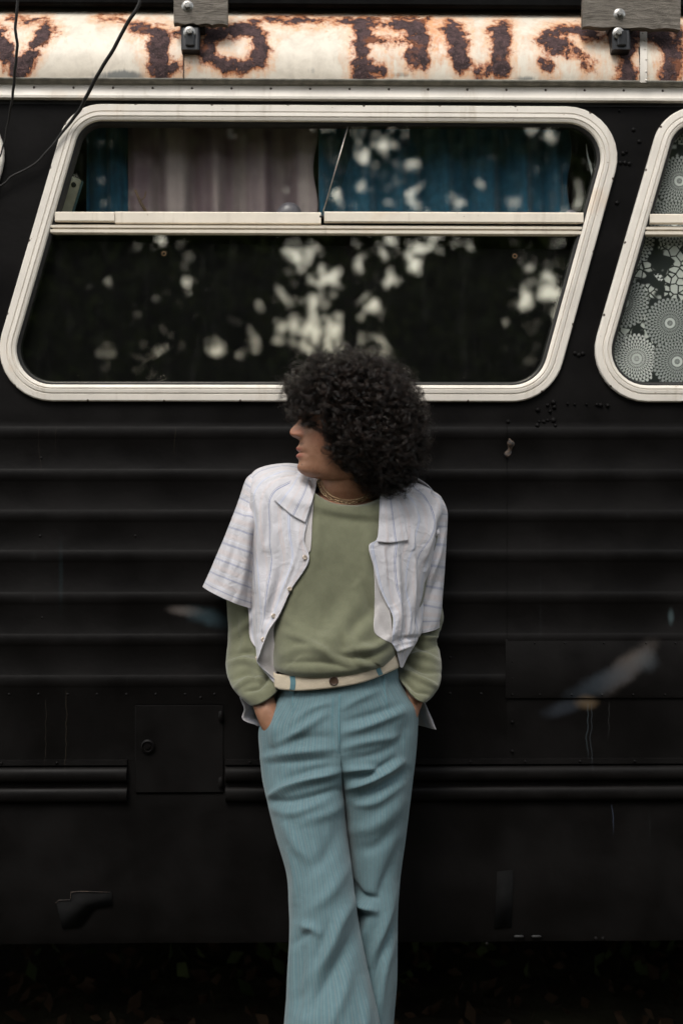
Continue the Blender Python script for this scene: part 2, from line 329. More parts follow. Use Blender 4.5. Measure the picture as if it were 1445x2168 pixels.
# ================================================================ the bus
bus = empty('bus', (0, 0, 0)); tag(bus, 'old black bus with cream slanted window frames and a rusted lettered roof edge', 'bus')
XL, XR = -4.4, 4.4
def rpoly(corners, radii, off=0., n=10):
    "closed rounded polygon in x-z, wound clockwise on screen, moved inwards by off"
    c = np.array(corners, float); m = len(c); out = []
    nrm = []
    cen = c.mean(0)
    for i in range(m):
        a, b = c[i], c[(i+1) % m]; d = (b-a)/np.linalg.norm(b-a); q = np.array([d[1], -d[0]])
        if (cen-a)@q < 0: q = -q
        nrm.append((a+q*off, d))
    for i in range(m):
        (a, d1), (b, d2) = nrm[i-1], nrm[i]
        A = np.array([d1, -d2]).T; t = np.linalg.solve(A, b-a); k = a+d1*t[0]
        r = max(radii[i]-off, .004); ang = math.acos(np.clip(-(d1@d2), -1, 1)); L_ = r/math.tan(ang/2)
        p1, p2 = k-d1*L_, k+d2*L_; bis = (-d1+d2); bis /= np.linalg.norm(bis); o = k+bis*r/math.sin(ang/2)
        a1 = math.atan2(*(p1-o)[::-1]); a2 = math.atan2(*(p2-o)[::-1]); da = (a2-a1+math.pi) % (2*math.pi)-math.pi
        for j in range(n+1): a_ = a1+da*j/n; out.append(o+r*np.array([math.cos(a_), math.sin(a_)]))
        # straight run subdivided
        (a3, d3) = nrm[(i+1) % m]; A = np.array([d2, -d3]).T; t = np.linalg.solve(A, a3-b); k2 = b+d2*t[0]
        r2 = max(radii[(i+1) % m]-off, .004); ang2 = math.acos(np.clip(-(d2@d3), -1, 1)); e = k2-d2*(r2/math.tan(ang2/2))
        for j in range(1, 12): out.append(p2+(e-p2)*j/12)
    return np.array(out)
def xz(px, py): p = P(px, py, 0); return (float(p[0]), float(p[2]))
WC = [xz(148, 222), xz(1338, 228), xz(1166, 853), xz(-36, 850)]; WC[1] = (WC[1][0], WC[0][1]); WC[2] = (WC[2][0], WC[3][1])
WR = [92/860, 108/860, 112/860, 110/860]
WOFF = [-2.96, -1.503, 0, 1.459, 2.92]
def outline(off): return rpoly(WC, WR, off)
Zt, Zb = Z(216), Z(892)
# --- black window band with real openings
mb = MB(); o0 = outline(.004); cen = np.array(WC).mean(0)
slope = (WC[1][0]-WC[2][0])/(WC[1][1]-WC[2][1])
bounds = []
for k in range(len(WOFF)+1):
    if k == 0: bounds.append(WOFF[0]-.78)
    elif k == len(WOFF): bounds.append(WOFF[-1]+.78)
    else: bounds.append((WOFF[k-1]+WOFF[k])/2)
midx = cen[0]; hw = 1.459/2
for k, wo_ in enumerate(WOFF):
    ll, rr = bounds[k]+midx, bounds[k+1]+midx
    poly = np.array([(ll+slope*(Zt-cen[1]), Zt), (rr+slope*(Zt-cen[1]), Zt), (rr+slope*(Zb-cen[1]), Zb), (ll+slope*(Zb-cen[1]), Zb)])
    inn = o0+np.array([wo_, 0]); c = cen+np.array([wo_, 0]); out = []
    for q in inn:
        dr = q-c; best = 9
        for i in range(4):
            a, b = poly[i], poly[(i+1) % 4]; A = np.array([dr, a-b]).T
            t = np.linalg.solve(A, a-c)
            if t[0] > 0 and -1e-6 <= t[1] <= 1+1e-6: best = min(best, t[0])
        out.append(c+dr*best)
    out = np.array(out); n = len(inn)
    # put outline points nearest each cell corner exactly on it
    for cr_ in poly: out[np.argmin(((out-cr_)**2).sum(1))] = cr_
    rev = inn.copy()
    g = np.stack([np.c_[out[:, 0], np.zeros(n), out[:, 1]], np.c_[inn[:, 0], np.zeros(n), inn[:, 1]], np.c_[rev[:, 0], np.full(n, .05), rev[:, 1]]])
    mb.grid(g, cu=True)
def rivet(px, py, r=.0045, h=.003, d=0.): mb.dome(P(px, py, d), r, h)
for px, py in ((1312, 345), (1322, 345), (1331, 347), (1216, 748), (1224, 752), (1233, 749), (1305, 430), (1318, 325), (1340, 275), (1352, 300)): rivet(px, py, .006, .004)
for px, py, r in ((1170, 852, 6), (1158, 858, 4), (1137, 868, 5), (1172, 862, 5), (1163, 871, 4), (1140, 893, 4), (1136, 901, 6), (1150, 893, 5), (1158, 890, 4), (1170, 890, 7), (1174, 901, 5), (1075, 893, 5), (1200, 855, 3), (1215, 856, 3), (1270, 858, 5), (1262, 857, 4), (1285, 859, 5), (1240, 856, 3), (1310, 235, 3), (1325, 322, 3)):
    mb.dome(P(px, py), r/860, .004+.0006*r)
band = mb.build('window_band', M['black'], bus); autosmooth(band)
# --- siding with pressed ribs
RIBS = [913, 1002, 1088, 1173, 1262, 1350, 1437]
def siding_profile(ribs, z1, z0, base):
    pts = [(z1, base)]
    for py in ribs:
        zc = Z(py+4); h = 14/860
        for t in np.linspace(-1, 1, 15): pts.append((zc-t*h, base+.0034*math.cos(t*math.pi/2)**.8 if abs(t) < 1 else base))
    pts.append((z0, base)); return pts
def extrude(prof, x0, x1, mb_, nseg=60, wob=.0012):
    xs = np.linspace(x0, x1, nseg); g = np.zeros((len(prof), nseg, 3))
    for i, (z, d) in enumerate(prof): g[i, :, 0] = xs; g[i, :, 2] = z; g[i, :, 1] = -d
    g[:, :, 1] += wob*vnoise(g*np.array([2.2, 0, 2.2])+3, 1)+wob*.5*vnoise(g*np.array([7., 0, 6])+9, 1)
    mb_.grid(g[::-1])
seam = X(1072)
mb = MB(); extrude(siding_profile(RIBS, Zb, Z(1608), 0.001), XL, seam, mb, 120)
for py in (1062, 1228, 1392): pass
for px in list(range(20, 560, 62)): mb.dome(P(px, 1470), .0042, .0028)
for px, py in ((952, 1468), (1018, 1469), (86, 1135), (287, 1135), (90, 1308), (425, 1477), (88, 970), (952, 1392)): mb.dome(P(px, py), .0045, .003)
autosmooth(mb.build('side_panel', M['black'], bus), 60)
mb = MB(); extrude(siding_profile(RIBS[:6], Zb, Z(1352), 0.0035), seam+.0005, XR, mb, 90)
for py in (898, 985, 1056, 1142, 1228, 1314): mb.dome(P(1083, py), .005, .0035, )
for py in (1056, 1142): mb.dome(P(1284, py), .0045, .003)
autosmooth(mb.build('side_panel', M['black'], bus), 60)
mb = MB(); extrude([(Z(1354), .0055), (Z(1357), .007), (Z(1470), .007), (Z(1478), .006), (Z(1479), .001), (Z(1608), .001)], seam-.004, XR, mb, 60, .0008)
for px in (1130, 1193, 1276, 1365, 1427): mb.dome(P(px, 1361), .0048, .0095)
for px in (1083, 1141, 1208, 1272, 1338, 1405): mb.dome(P(px, 1470), .0048, .0095)
for py in (1400, 1436, 1528, 1590): mb.dome(P(1083, py), .0045, .0085)
autosmooth(mb.build('lower_panel', M['black'], bus), 60)
# torn metal on the seam
mb = MB(); ph = np.linspace(0, 1, 12); g = []
for t in ph:
    wv_ = .010*math.sin(math.pi*t)*(1+.5*math.sin(9*t)); c = P(1076+4*math.sin(5*t), 928+t*42, 0)
    g.append([c+np.array([-wv_, -.006, 0]), c+np.array([-wv_*.3, -.013-.006*math.sin(7*t), 0]), c+np.array([wv_, -.006, 0])])
mb.grid(g)
s = NT('torn_rusty_metal'); n = s.noise(s.co(), 130, 4)
M['torn'] = s.fin(s.mix(s.ramp(n, .4, .6), (.012, .01, .009), (.07, .045, .03)), .7, s.bump(n, .6, .003))
mb.build('torn_metal', M['torn'], bus)
# --- belt mouldings, access door, skirt
def moulding(x0, x1):
    mb = MB(); pr = [(Z(1606), .001), (Z(1607), .010), (Z(1617), .011), (Z(1618), .006)]
    for a, b, h in ((1621, 1654, .017), (1664, 1696, .014)):
        za, zb_ = Z(a), Z(b)
        for t in np.linspace(0, math.pi, 13): pr.append((za+(zb_-za)*(1-math.cos(t))/2, .004+h*math.sin(t)**.75))
    pr += [(Z(1698), .002)]
    extrude(pr, x0, x1, mb, 50, .0006)
    for xe in (x0, x1): mb.add([(xe, -d, z) for z, d in pr], [tuple(range(len(pr)))])
    k = X(0) if x0 > -3 else x0
    for i in range(int((x1-x0)/.135)): mb.dome((x0+.06+i*.135, -.0105, Z(1612)), .004, .003)
    return autosmooth(mb.build('rub_rail', M['black'], bus), 55)
moulding(XL, X(270)); moulding(X(478), XR)
mb = MB(); extrude([(Z(1606), .0), (Z(1700), .0), (Z(1850), .004), (Z(1975), .002), (Z(1996), -.004), (Z(2000), -.03), (Z(2000), -.06)], XL, XR, mb, 120, .003)
for px, py in ((1030, 1998), (1260, 1987), (1275, 1987)): mb.dome(P(px, py), .005, .004)
autosmooth(mb.build('skirt', M['black'], bus), 60)
def plate(mb, pts, d0, d1):
    p = [P(a, b, d1) for a, b in pts]; q = [P(a, b, d0) for a, b in pts]; n = len(p)
    q = [np.array([x[0], -d0, x[2]]) for x in p]
    mb.add(p+q, [tuple(range(n))[::-1]]+[(i, (i+1) % n, (i+1) % n+n, i+n) for i in range(n)])
mb = MB(); mb.box(P(286, 1679, 0)+[0, -.004, 0], P(474, 1491, 0)+[0, .002, 0], bev=.004); dr = mb.build('access_door', M['black'], bus); autosmooth(dr)
mb = MB(); g = []
c = P(313, 1580, .006)
for r_, d_ in ((.017, 0), (.017, .004), (.013, .006), (.011, .003), (.006, .003), (.006, .006), (.0001, .006)): g.append([(c[0]+r_*math.cos(a), c[1]-d_, c[2]+r_*math.sin(a)) for a in np.linspace(0, 2*math.pi, 24, endpoint=False)])
mb.grid(g, cu=True); autosmooth(mb.build('lock', M['black'], dr), 30)
for z_ in (1515, 1655): mb = MB(); mb.box(P(466, z_, 0)+[-.004, -.012, -.014], P(466, z_, 0)+[.008, -.004, .014], bev=.003); mb.build('hinge', M['black'], dr)
# slots and recesses low on the skirt, their shade put in as black pieces
for px in (1097, 1134):
    c = P(px, 1982, 0); mb = MB(); mb.box(c+[-.012, -.006, -.0035], c+[.012, .001, .0035], bev=.002); mb.build('drain_slot', M['rubber'], bus)
mb = MB(); plate(mb, [(1052, 1846), (1086, 1842), (1082, 1962), (1046, 1966)], 0, .0065); mb.build('recess_shade', M['sheet'], bus)
mb = MB(); plate(mb, [(150, 1888), (236, 1890), (238, 1916), (200, 1922), (170, 1960), (132, 1965), (120, 1912), (148, 1908)], 0, .008); mb.build('recess_shade', M['sheet'], bus)  # torn patch, the shade of its hollow drawn as a black plate
mb = MB(); mb.tube([P(118, 1912, .009), P(125, 1906, .010), P(149, 1905, .010), P(151, 1889, .010), P(170, 1887, .010), P(232, 1889, .009)], .0009, 5); mb.build('bare_edge', M['torn'], bus)
# --- rusted cove under the roof, with the lettering eaten in by rust
zc0 = Z(174, .03)
prof = [(172, .028), (150, .030), (120, .026), (95, .015), (75, .0), (58, -.02), (42, -.05), (28, -.085), (16, -.13), (9, -.18)]
prof = cr(np.array(prof, float), 44)
xs = np.linspace(XL, XR, 900); xsm = xs
g = np.zeros((44, 900, 3)); zz = []
for i, (py, d) in enumerate(prof): p = P(722, py, d); g[i, :, 0] = xs; g[i, :, 1] = -d; g[i, :, 2] = p[2]
g[..., 1] += .0015*vnoise(g*np.array([3, 0, 3.]), 1)
px, py = proj(g)
STK = [([(-8, 78), (12, 105), (36, 152)], 17), ([(98, 60), (72, 100), (42, 152)], 15), ([(-20, 60), (5, 66)], 12), ([(30, 39), (96, 43)], 3), ([(100, 70), (122, 62)], 4),
 ([(283, 60), (325, 66), (375, 70)], 8), ([(340, 75), (332, 110), (340, 150)], 23), ([(345, 150), (377, 135)], 10), ([(205, 36), (262, 38)], 2),
 ([(505, 64), (545, 68), (558, 100), (545, 135), (508, 143), (465, 135), (440, 112), (445, 85), (470, 70), (505, 64)], 14), ([(545, 75), (552, 100), (542, 130)], 17), ([(425, 66), (470, 68)], 14), ([(440, 115), (470, 140)], 12),
 ([(535, 42), (600, 46), (700, 43), (800, 44), (905, 44)], 6), ([(765, 50), (762, 100), (768, 158)], 19), ([(785, 52), (850, 50), (895, 60)], 10), ([(785, 84), (860, 88), (885, 95)], 10), ([(878, 55), (890, 90), (893, 128)], 20), ([(772, 145), (808, 146)], 7), ([(868, 110), (880, 140)], 12),
 ([(958, 62), (968, 100), (975, 132)], 21), ([(1060, 66), (1062, 110), (1058, 140)], 24), ([(1012, 150), (1050, 146)], 11), ([(940, 60), (975, 58)], 9),
 ([(1252, 72), (1200, 62), (1158, 72), (1150, 95), (1185, 105), (1225, 115), (1245, 138)], 14), ([(1145, 130), (1166, 138)], 9), ([(1160, 85), (1200, 95)], 12), ([(1240, 78), (1262, 82)], 9),
 ([(1300, 72), (1400, 72)], 13), ([(1326, 78), (1326, 120), (1330, 165)], 20), ([(1398, 80), (1425, 110), (1418, 168)], 19), ([(1436, 60), (1437, 160)], 9),
 ([(-420, 60), (-330, 62)], 15), ([(-380, 70), (-375, 150)], 18), ([(-200, 150), (-160, 60), (-120, 150)], 16), ([(1560, 60), (1555, 150), (1620, 150)], 17), ([(1740, 60), (1800, 110), (1750, 150)], 16)]
rust = np.full(px.shape, -60.)
for s_, r_ in STK: rust = np.maximum(rust, r_-seg_dist(px, py, s_)[0])
ex = smooth01((py-130)/40)*7-2; rust = rust+np.where((px > 430) & (px < 1440), ex*.7, 0)
TINT = [(925, 75, 30, 45, 1.1), (905, 50, 40, 12, 1.2), (820, 66, 40, 8, 1.2), (830, 120, 35, 20, .6), (730, 52, 60, 10, .9), (690, 80, 30, 20, .5), (470, 152, 60, 12, .7), (450, 110, 14, 30, .8), (400, 100, 20, 30, .4), (300, 85, 14, 18, .8), (380, 150, 18, 14, .6), (820, 160, 60, 10, .6), (985, 158, 60, 8, .6), (1130, 95, 12, 30, .6), (1190, 150, 50, 14, .5), (1385, 120, 16, 40, .7), (1270, 120, 14, 30, .5), (110, 90, 20, 20, .5), (20, 40, 40, 8, .7), (940, 130, 30, 20, .5), (60, 150, 30, 10, .6), (1060, 158, 30, 8, .9)]
tint = sum(k*np.exp(-((px-a_)/sa)**2-((py-b_)/sb)**2) for a_, b_, sa, sb, k in TINT)
grime = np.exp(-((px-260)/75)**2-((py-162)/16)**2)+.8*np.exp(-((px-1110)/40)**2-((py-168)/10)**2)+.7*np.exp(-((px-850)/40)**2-((py-158)/9)**2)+.55*np.exp(-((px-660)/20)**2-((py-150)/14)**2)
rk = rust.ravel()
f = np.arange(44*900).reshape(44, 900); fc = np.stack([f[1:, :-1], f[1:, 1:], f[:-1, 1:], f[:-1, :-1]], -1).reshape(-1, 4)
vv = g.reshape(-1, 3).copy(); vv[:, 1] -= .0014*smooth01((rk-1)/5)*(1+.8*vnoise(vv, 160))
cove = obj('roof_cove', vv, fc[:, ::-1], M['cove'], bus, attrs={'rust': rk, 'grime': grime.ravel(), 'tint': tint.ravel()})
# cove seam straps with rivets
def strap(px0, px1, name='seam_strap', rows_=((95, 8), (172, 8)), riv=6):
    mb = MB(); idx = [i for i in range(44) if prof[i][0] > 62]; g_ = []
    for i in idx:
        py_, d_ = prof[i]; z_ = g[i, 0, 2]; g_.append([(X(px0, d_), -d_-.001, z_), (X(px0, d_), -d_-.0035, z_), (X(px1, d_), -d_-.0035, z_), (X(px1, d_), -d_-.001, z_)])
    mb.grid(g_)
    for k in range(riv):
        i = idx[int((k+.5)*len(idx)/riv)]; py_, d_ = prof[i]; mb.dome(((X(px0)+X(px1))/2, -d_-.0035, g[i, 0, 2]), .003, .002)
    return autosmooth(mb.build(name, M['cream'], bus))
strap(1353, 1368)
mb = MB(); idx = [i for i in range(44) if prof[i][0] > 95]; mb.tube([(X(391)+.0006*math.sin(i*2.), -prof[i][1]-.0012, g[i, 0, 2]) for i in idx], .0013, 5); mb.build('panel_seam', M['rubber'], bus); mb = MB(); mb.tube([(X(1348)+.0006*math.sin(i*2.), -prof[i][1]-.0012, g[i, 0, 2]) for i in idx], .0018, 5); mb.build('panel_seam', M['rubber'], bus)
# drip rail and screwed trim strip
mb = MB(); extrude([(Z(166, .028), .0275), (Z(168, .03), .0305), (Z(170, .03), .0305), (Z(172, .03), .029), (Z(181, .016), .017), (Z(182, .01), .013)], XL, XR, mb, 200, .001); autosmooth(mb.build('drip_rail', M['drip'], bus), 35)
mb = MB(); extrude([(Z(181), .002), (Z(182), .0125), (Z(186), .0145), (Z(190), .0135), (Z(206), .0165), (Z(209), .019), (Z(214), .0185), (Z(215.5), .002)], XL, XR, mb, 200, .0007); trim = autosmooth(mb.build('trim_strip', M['cream'], bus), 40)
def repeat_part(name, r_, h_, mat, parent, locs):
    first = None
    for l in locs:
        if first is None: m_ = MB(); m_.dome((0, 0, 0), r_, h_, n=8); o = first = m_.build(name, mat, None)
        else: o = first.copy(); C.objects.link(o)
        o.parent = parent; o.location = tuple(float(q) for q in l)
repeat_part('screw', .0032, .0016, M['screw'], trim, [(X(75)+k*.0962, -.0142, Z(192)) for k in range(-2, 18)])
mb = MB(); extrude([(Z(215), .0025), (Z(224), .0025)], XL, XR, mb, 4, 0); mb.build('seal_or_shadow_gap', M['rubber'], bus)  # black strip laid in as the shadow gap below the trim
# --- roof, far side, floor: the closed shell
mb = MB(); zr = g[-1, 0, 2]
mb.add([(XL, .17, zr), (XR, .17, zr), (XR, .6, zr+.06), (XL, .6, zr+.06), (XL, 1.9, zr+.06), (XR, 1.9, zr+.06), (XR, 2.4, zr-.25), (XL, 2.4, zr-.25), (XL, 2.4, .06), (XR, 2.4, .06)], [(0, 1, 2, 3), (3, 2, 5, 4), (4, 5, 6, 7), (7, 6, 9, 8)])  # unseen far side carried near the ground to block light under the bus
zf = Z(2000)
mb.add([(XL, .06, zf), (XR, .06, zf), (XR, 2.39, zf), (XL, 2.39, zf), (XL, .06, zf+.5), (XR, .06, zf+.5), (XR, 2.39, zf+.5), (XL, 2.39, zf+.5)], [(0, 1, 2, 3), (4, 5, 6, 7)])
for xe in (XL, XR): mb.add([(xe, 0, zf), (xe, 2.4, .06), (xe, 2.4, zr-.25), (xe, 1.9, zr+.06), (xe, .6, zr+.06), (xe, .17, zr), (xe, 0, Z(170))], [(0, 1, 2, 3, 4, 5, 6)])
mb.build('body_shell', M['sheet'], bus, smooth=False)
# inner lining: ceiling and aisle wall, brown-black
mb = MB(); mb.add([(XL, .01, Z(214)), (XR, .01, Z(214)), (XR, 2.3, Z(200)), (XL, 2.3, Z(200))], [(0, 1, 2, 3)]); mb.build('ceiling_lining', M['dark'], bus, smooth=False)
# --- roof rack board with the two planks bolted on
mb = MB(); p = P(722, 11, -.05); mb.box((XL, .05, p[2]), (XR, .08, p[2]+.3), bev=.004); mb.box((XL, .05, p[2]+.30), (XR, 1.9, p[2]+.33)); mb.build('roof_rack', M['sheet'], bus, smooth=False)
s = NT('weathered_wood'); v = s.co(scale=(1.2, 9, 9)); n = s.noise(v, 16, 7, .7, .6); n2 = s.noise(s.co(scale=(3, 30, 30)), 20, 4, .7)
c = s.mix(s.ramp(n, .3, .7), (.085, .075, .062), (.23, .205, .175)); c = s.mix(s.math('MULTIPLY', s.ramp(n2, .55, .7), .7), c, (.045, .038, .032))
M['wood'] = s.fin(c, .85, s.bump(s.math('ADD', n, n2), .8, .003), 0, .2)
def plank(px0, px1, py1, tilt, bolts, bx):
    mb = MB(); a = P(px0, py1, .05); b = P(px1, -80, .05); nx = 14
    rt = Matrix.Rotation(tilt, 3, 'Y'); ctr = np.array([(a[0]+b[0])/2, -.0375, (a[2]+b[2])/2]); h = np.array([(b[0]-a[0])/2, .0125, (b[2]-a[2])/2])
    # slightly ragged, chipped lower edge
    g_ = []
    for yy in (1, -1):
        row = []
        for i in range(nx+1):
            t = i/nx*2-1; row.append((t*h[0], yy*h[1], -h[2]+.002*math.sin(i*1.7)+.0015*math.sin(i*3.1)))
        g_.append(row)
    top = [[(t*h[0], yy*h[1], h[2]) for t in np.linspace(-1, 1, nx+1)] for yy in (-1, 1)]
    G = np.array([g_[0], g_[1], top[0], top[1], g_[0]]); G = G@np.array(rt).T+ctr; mb.grid(G)
    for e in (0, nx): mb.add([G[0][e], G[1][e], G[2][e], G[3][e]], [(0, 1, 2, 3)])
    pk = autosmooth(mb.build('plank', M['wood'], bus), 35)
    def bolt(px, py, d, par):
        m = MB(); c = P(px, py, d); m.dome(c, .0145, .0035, n=16); gg = []
        for r_, y_ in ((.0075, -.002), (.0075, -.0085), (.006, -.010), (.0001, -.0102)): gg.append([(c[0]+r_*math.cos(a), c[1]+y_, c[2]+r_*math.sin(a)) for a in np.linspace(0, 2*math.pi, 6, endpoint=False)+.3])
        m.grid(gg, cu=True); autosmooth(m.build('bolt', M['steel'], par), 30)
    bolt(bolts[0][0], bolts[0][1], .05, pk)
    mb = MB(); x = bx; a = P(x-19, 112, .02); b = P(x+19, 40, .02)
    pr = [(0.012, -.0), (.045, -.03), (.050, -.06), (.052, -.085), (.02, -.09)]
    g_ = []
    for xx, e in ((a[0], 0), (a[0]+.004, .004), (b[0]-.004, .004), (b[0], 0)): g_.append([(xx, -(.012 if k == 0 else q+e-.004), b[2]+z_+.0) for k, (q, z_) in enumerate(pr)])
    mb.grid(np.array(g_).transpose(1, 0, 2)); 
    for e in (0, 3): mb.add([g_[e][k] for k in range(5)]+[(g_[e][0][0], .01, b[2]-.02), ], [tuple(range(6))])
    mb.box((a[0]+.011, -.058, b[2]-.078), (b[0]-.011, -.042, b[2]-.040), bev=.003)
    mb.box((a[0]-.004, -.030, b[2]-.034), (b[0]+.012, .02, b[2]+.01), bev=.003)
    br = autosmooth(mb.build('bracket', M['bracket'], bus), 35); bolt(bolts[1][0], bolts[1][1], .055, br)
plank(368, 482, 50, R(.3), ((397, 13), (401, 68)), 405)
plank(1234, 1440, 58, R(1.0), ((1310, 30), (1308, 70)), 1309)

# --- windows: frame (the part) > seal, pane, rail, sash bar
def build_window(dx, last=False):
    sh = np.array([dx, 0, 0]); N_ = len(outline(0))
    prof_ = [(0, .001), (.0005, .010), (.003, .0125), (.017, .0135), (.0185, .0115), (.020, .0115), (.0215, .0145), (.029, .0155), (.0305, .012), (.032, .012), (.0335, .0145), (.039, .0125), (.041, .008), (.042, -.012)]
    g_ = np.stack([np.c_[outline(o)[:, 0], np.full(N_, -d), outline(o)[:, 1]] for o, d in prof_])+sh
    g_[..., 1] += .0005*vnoise(g_, 8)
    mb = MB(); mb.grid(g_, cu=True); fr = autosmooth(mb.build('window', M['cream'], bus), 30)
    oo = outline(.003)+np.array([dx, 0]); sl_ = []; per = np.r_[0, np.cumsum(np.linalg.norm(np.diff(np.r_[oo, oo[:1]], axis=0), axis=1))]
    for t in np.arange(.03, per[-1], .186):
        i = np.searchsorted(per, t)-1; f_ = (t-per[i])/(per[i+1]-per[i]); q = oo[i]+(oo[(i+1) % len(oo)]-oo[i])*f_; sl_.append((q[0], -.0105, q[1]))
    repeat_part('screw', .0042, .0022, M['screw'], fr, [q for q in sl_ if -.95 < q[0] < .95])
    g_ = np.stack([np.c_[outline(o)[:, 0], np.full(N_, -d), outline(o)[:, 1]] for o, d in ((.0405, .004), (.043, .006), (.047, .003), (.049, -.008), (.052, -.014))])+sh
    mb = MB(); mb.grid(g_, cu=True); mb.build('seal_or_shadow_gap', M['rubber'], fr)
    inn = outline(.044)
    def sect(z):
        a = [];
        for i in range(N_):
            p1, p2 = inn[i], inn[(i+1) % N_]
            if (p1[1]-z)*(p2[1]-z) < 0: a.append(p1[0]+(p2[0]-p1[0])*(z-p1[1])/(p2[1]-p1[1]))
        return min(a)+dx, max(a)+dx
    zr0, zr1 = Z(497), Z(449)
    # rail: lower channel and upper sash bar
    a0, b0 = sect(Z(488)); mb = MB()
    pr = [(Z(497.5), -.01), (Z(497), .004), (Z(495), .008), (Z(489), .0085), (Z(488), .004), (Z(485.5), .004), (Z(485), .0095), (Z(480), .010), (Z(479), -.002), (Z(476), -.006), (Z(475), -.01)]
    G = np.array([[(x, -d, z) for x in np.linspace(a0-.003, b0+.003, 40)] for z, d in pr]); mb.grid(G); rl = autosmooth(mb.build('window_rail', M['rail'], fr), 35)
    def sash(xa, xb, d, za, zb_, name='sash_bar'):
        mb = MB(); pr = [(za, d-.014), (za, d), (za+.002, d+.002), (zb_-.002, d+.002), (zb_, d), (zb_, d-.014)]
        G = np.array([[(x, -q, z) for x in np.linspace(xa, xb, 24)] for z, q in pr]); mb.grid(G)
        for e in (0, -1): mb.add(G[:, e], [tuple(range(6))])
        return autosmooth(mb.build(name, M['rail'], fr), 35)
    a1, b1 = sect(Z(462))
    xm = X(686)+dx
    sash(a1+.0, a1+.145, .0075, Z(472), Z(452)); sash(a1+.1455, xm-.008, .0035, Z(475), Z(450.5)); sash(xm, b1-.002, .0095, Z(472), Z(450))
    # panes
    def pane(za, zb_, xa, xb, d, slant=False, name='pane'):
        pts = [q for q in inn if za <= q[1] <= zb_]
        za = max(za, inn[:, 1].min()); zb_ = min(zb_, inn[:, 1].max()); s1, s2 = sect(za+2e-4), sect(zb_-2e-4)
        ring_ = [(q[0]+dx, q[1]) for q in pts]
        left = sorted([q for q in ring_ if q[0] < (s1[0]+s1[1])/2], key=lambda q: q[1]); right = sorted([q for q in ring_ if q[0] >= (s1[0]+s1[1])/2], key=lambda q: -q[1])
        top_cut = abs(s2[0]-s2[1]) > .3
        ring_ = left+([(s2[0], zb_), (s2[1], zb_)] if zb_ < Z(300) else [])+right+([(s1[1], za), (s1[0], za)] if za > Z(800) else [])
        def clip(poly, f):
            out = []
            for i in range(len(poly)):
                a, b = poly[i], poly[(i+1) % len(poly)]; fa, fb = f(a), f(b)
                if fa >= 0: out.append(a)
                if fa*fb < 0: t = fa/(fa-fb); out.append((a[0]+(b[0]-a[0])*t, a[1]+(b[1]-a[1])*t))
            return out
        if xa is not None: ring_ = clip(ring_, lambda q: q[0]-xa-(q[1]-Z(460))*.29)
        if xb is not None: ring_ = clip(ring_, lambda q: xb+(q[1]-Z(460))*.29-q[0])
        n = len(ring_); return obj(name, [(x, -d, z) for x, z in ring_], [tuple(range(n))], M['glass'], fr, smooth=False)
    pane(Z(449), 9, None, xm+.02, -.014); pane(Z(449), 9, xm-.006, None, -.004)
    pane(-9, Z(496), None, None, -.006)
    # thin polished edge of the sliding pane
    e0 = (xm-.006, Z(458)); e1 = (xm-.006+(Z(256)-Z(460))*.29, Z(256))
    mb = MB(); mb.tube([(e0[0], .002, e0[1]), (e1[0], .002, e1[1])], .0012, 5); mb.build('pane_edge', M['steel'], fr)
    mb = MB(); mb.box((xm-.013, -.006, Z(463)), (xm+.0, .004, Z(456)), bev=.002); mb.build('pane_clip', M['rubber'], fr)
    # black board set close behind the lower pane
    return fr
for k, dx in enumerate(WOFF): build_window(dx)
for k, dx in enumerate(WOFF):
    if k == 3: continue
    oo = outline(.03)+np.array([dx, 0]); q = oo[(oo[:, 1] < Z(492))]; a = q[q[:, 0] < q[:, 0].mean()]; b = q[q[:, 0] >= q[:, 0].mean()]
    ring_ = list(a[np.argsort(a[:, 1])])+list(b[np.argsort(-b[:, 1])]); ring_ = sorted(ring_, key=lambda p_: math.atan2(p_[1]-q[:, 1].mean(), p_[0]-q[:, 0].mean()))
    obj('black_board', [(x, .022, z) for x, z in ring_], [tuple(range(len(ring_)))], M['sheet'], bus, smooth=False)  # flat matte black board just behind the lower glass
# small bits stuck on the lower glass
M['brass'] = mat_simple('dull_brass', (.16, .10, .05), .4, .8)
for px, py in ((1089, 542), (347, 537)):
    mb = MB(); c = P(px, py, -.004); mb.tube([(c[0]+.005*math.cos(a), c[1], c[2]+.005*math.sin(a)) for a in np.linspace(0, 2*math.pi, 14, endpoint=False)], .0013, 5, close=True); mb.build('eyelet', M['brass'], bus)

# ================================================================ behind the glass
def curtain(name, pts_top, x0, x1, z0, z1, d, waves, amp, mat, nx=160, lean=0., ph=0.):
    u = np.linspace(0, 1, nx); v = np.linspace(0, 1, 40); U, V = np.meshgrid(u, v)
    fold_ = np.sin(2*np.pi*(waves*U+.35*np.sin(3*U+ph)+.08*V)+ph)+.35*np.sin(2*np.pi*waves*2.3*U+1+ph+V)
    g_ = np.stack([x0+(x1-x0)*U+lean*(V-.5)+.006*np.sin(9*V+ph)*(U > .97), d+amp*fold_*(1-.25*V), z0+(z1-z0)*V], -1)
    mb = MB(); mb.grid(g_, uv=np.stack([U, V], -1).reshape(-1, 2)); o = mb.build(name, mat, None, uv=True); return solidify(o, .0012)
M['blue_cloth'] = fabric('blue_curtain', (.022, .11, .18), .18, 700, .8, .3)
s = NT('mauve_curtain'); v = s.co(); n = s.noise(v, 50, 5); uv = s.n('ShaderNodeTexCoord').outputs['UV']; u = s.xyz(uv)[0]
st = s.noise(s.co('UV', scale=(1, .02, 1)), 6, 2); st = s.ramp(st, .38, .66)
c = s.mix(st, (.21, .15, .17), (.48, .41, .39)); c = s.mix(s.math('MULTIPLY', n, .3), c, (.12, .09, .10))
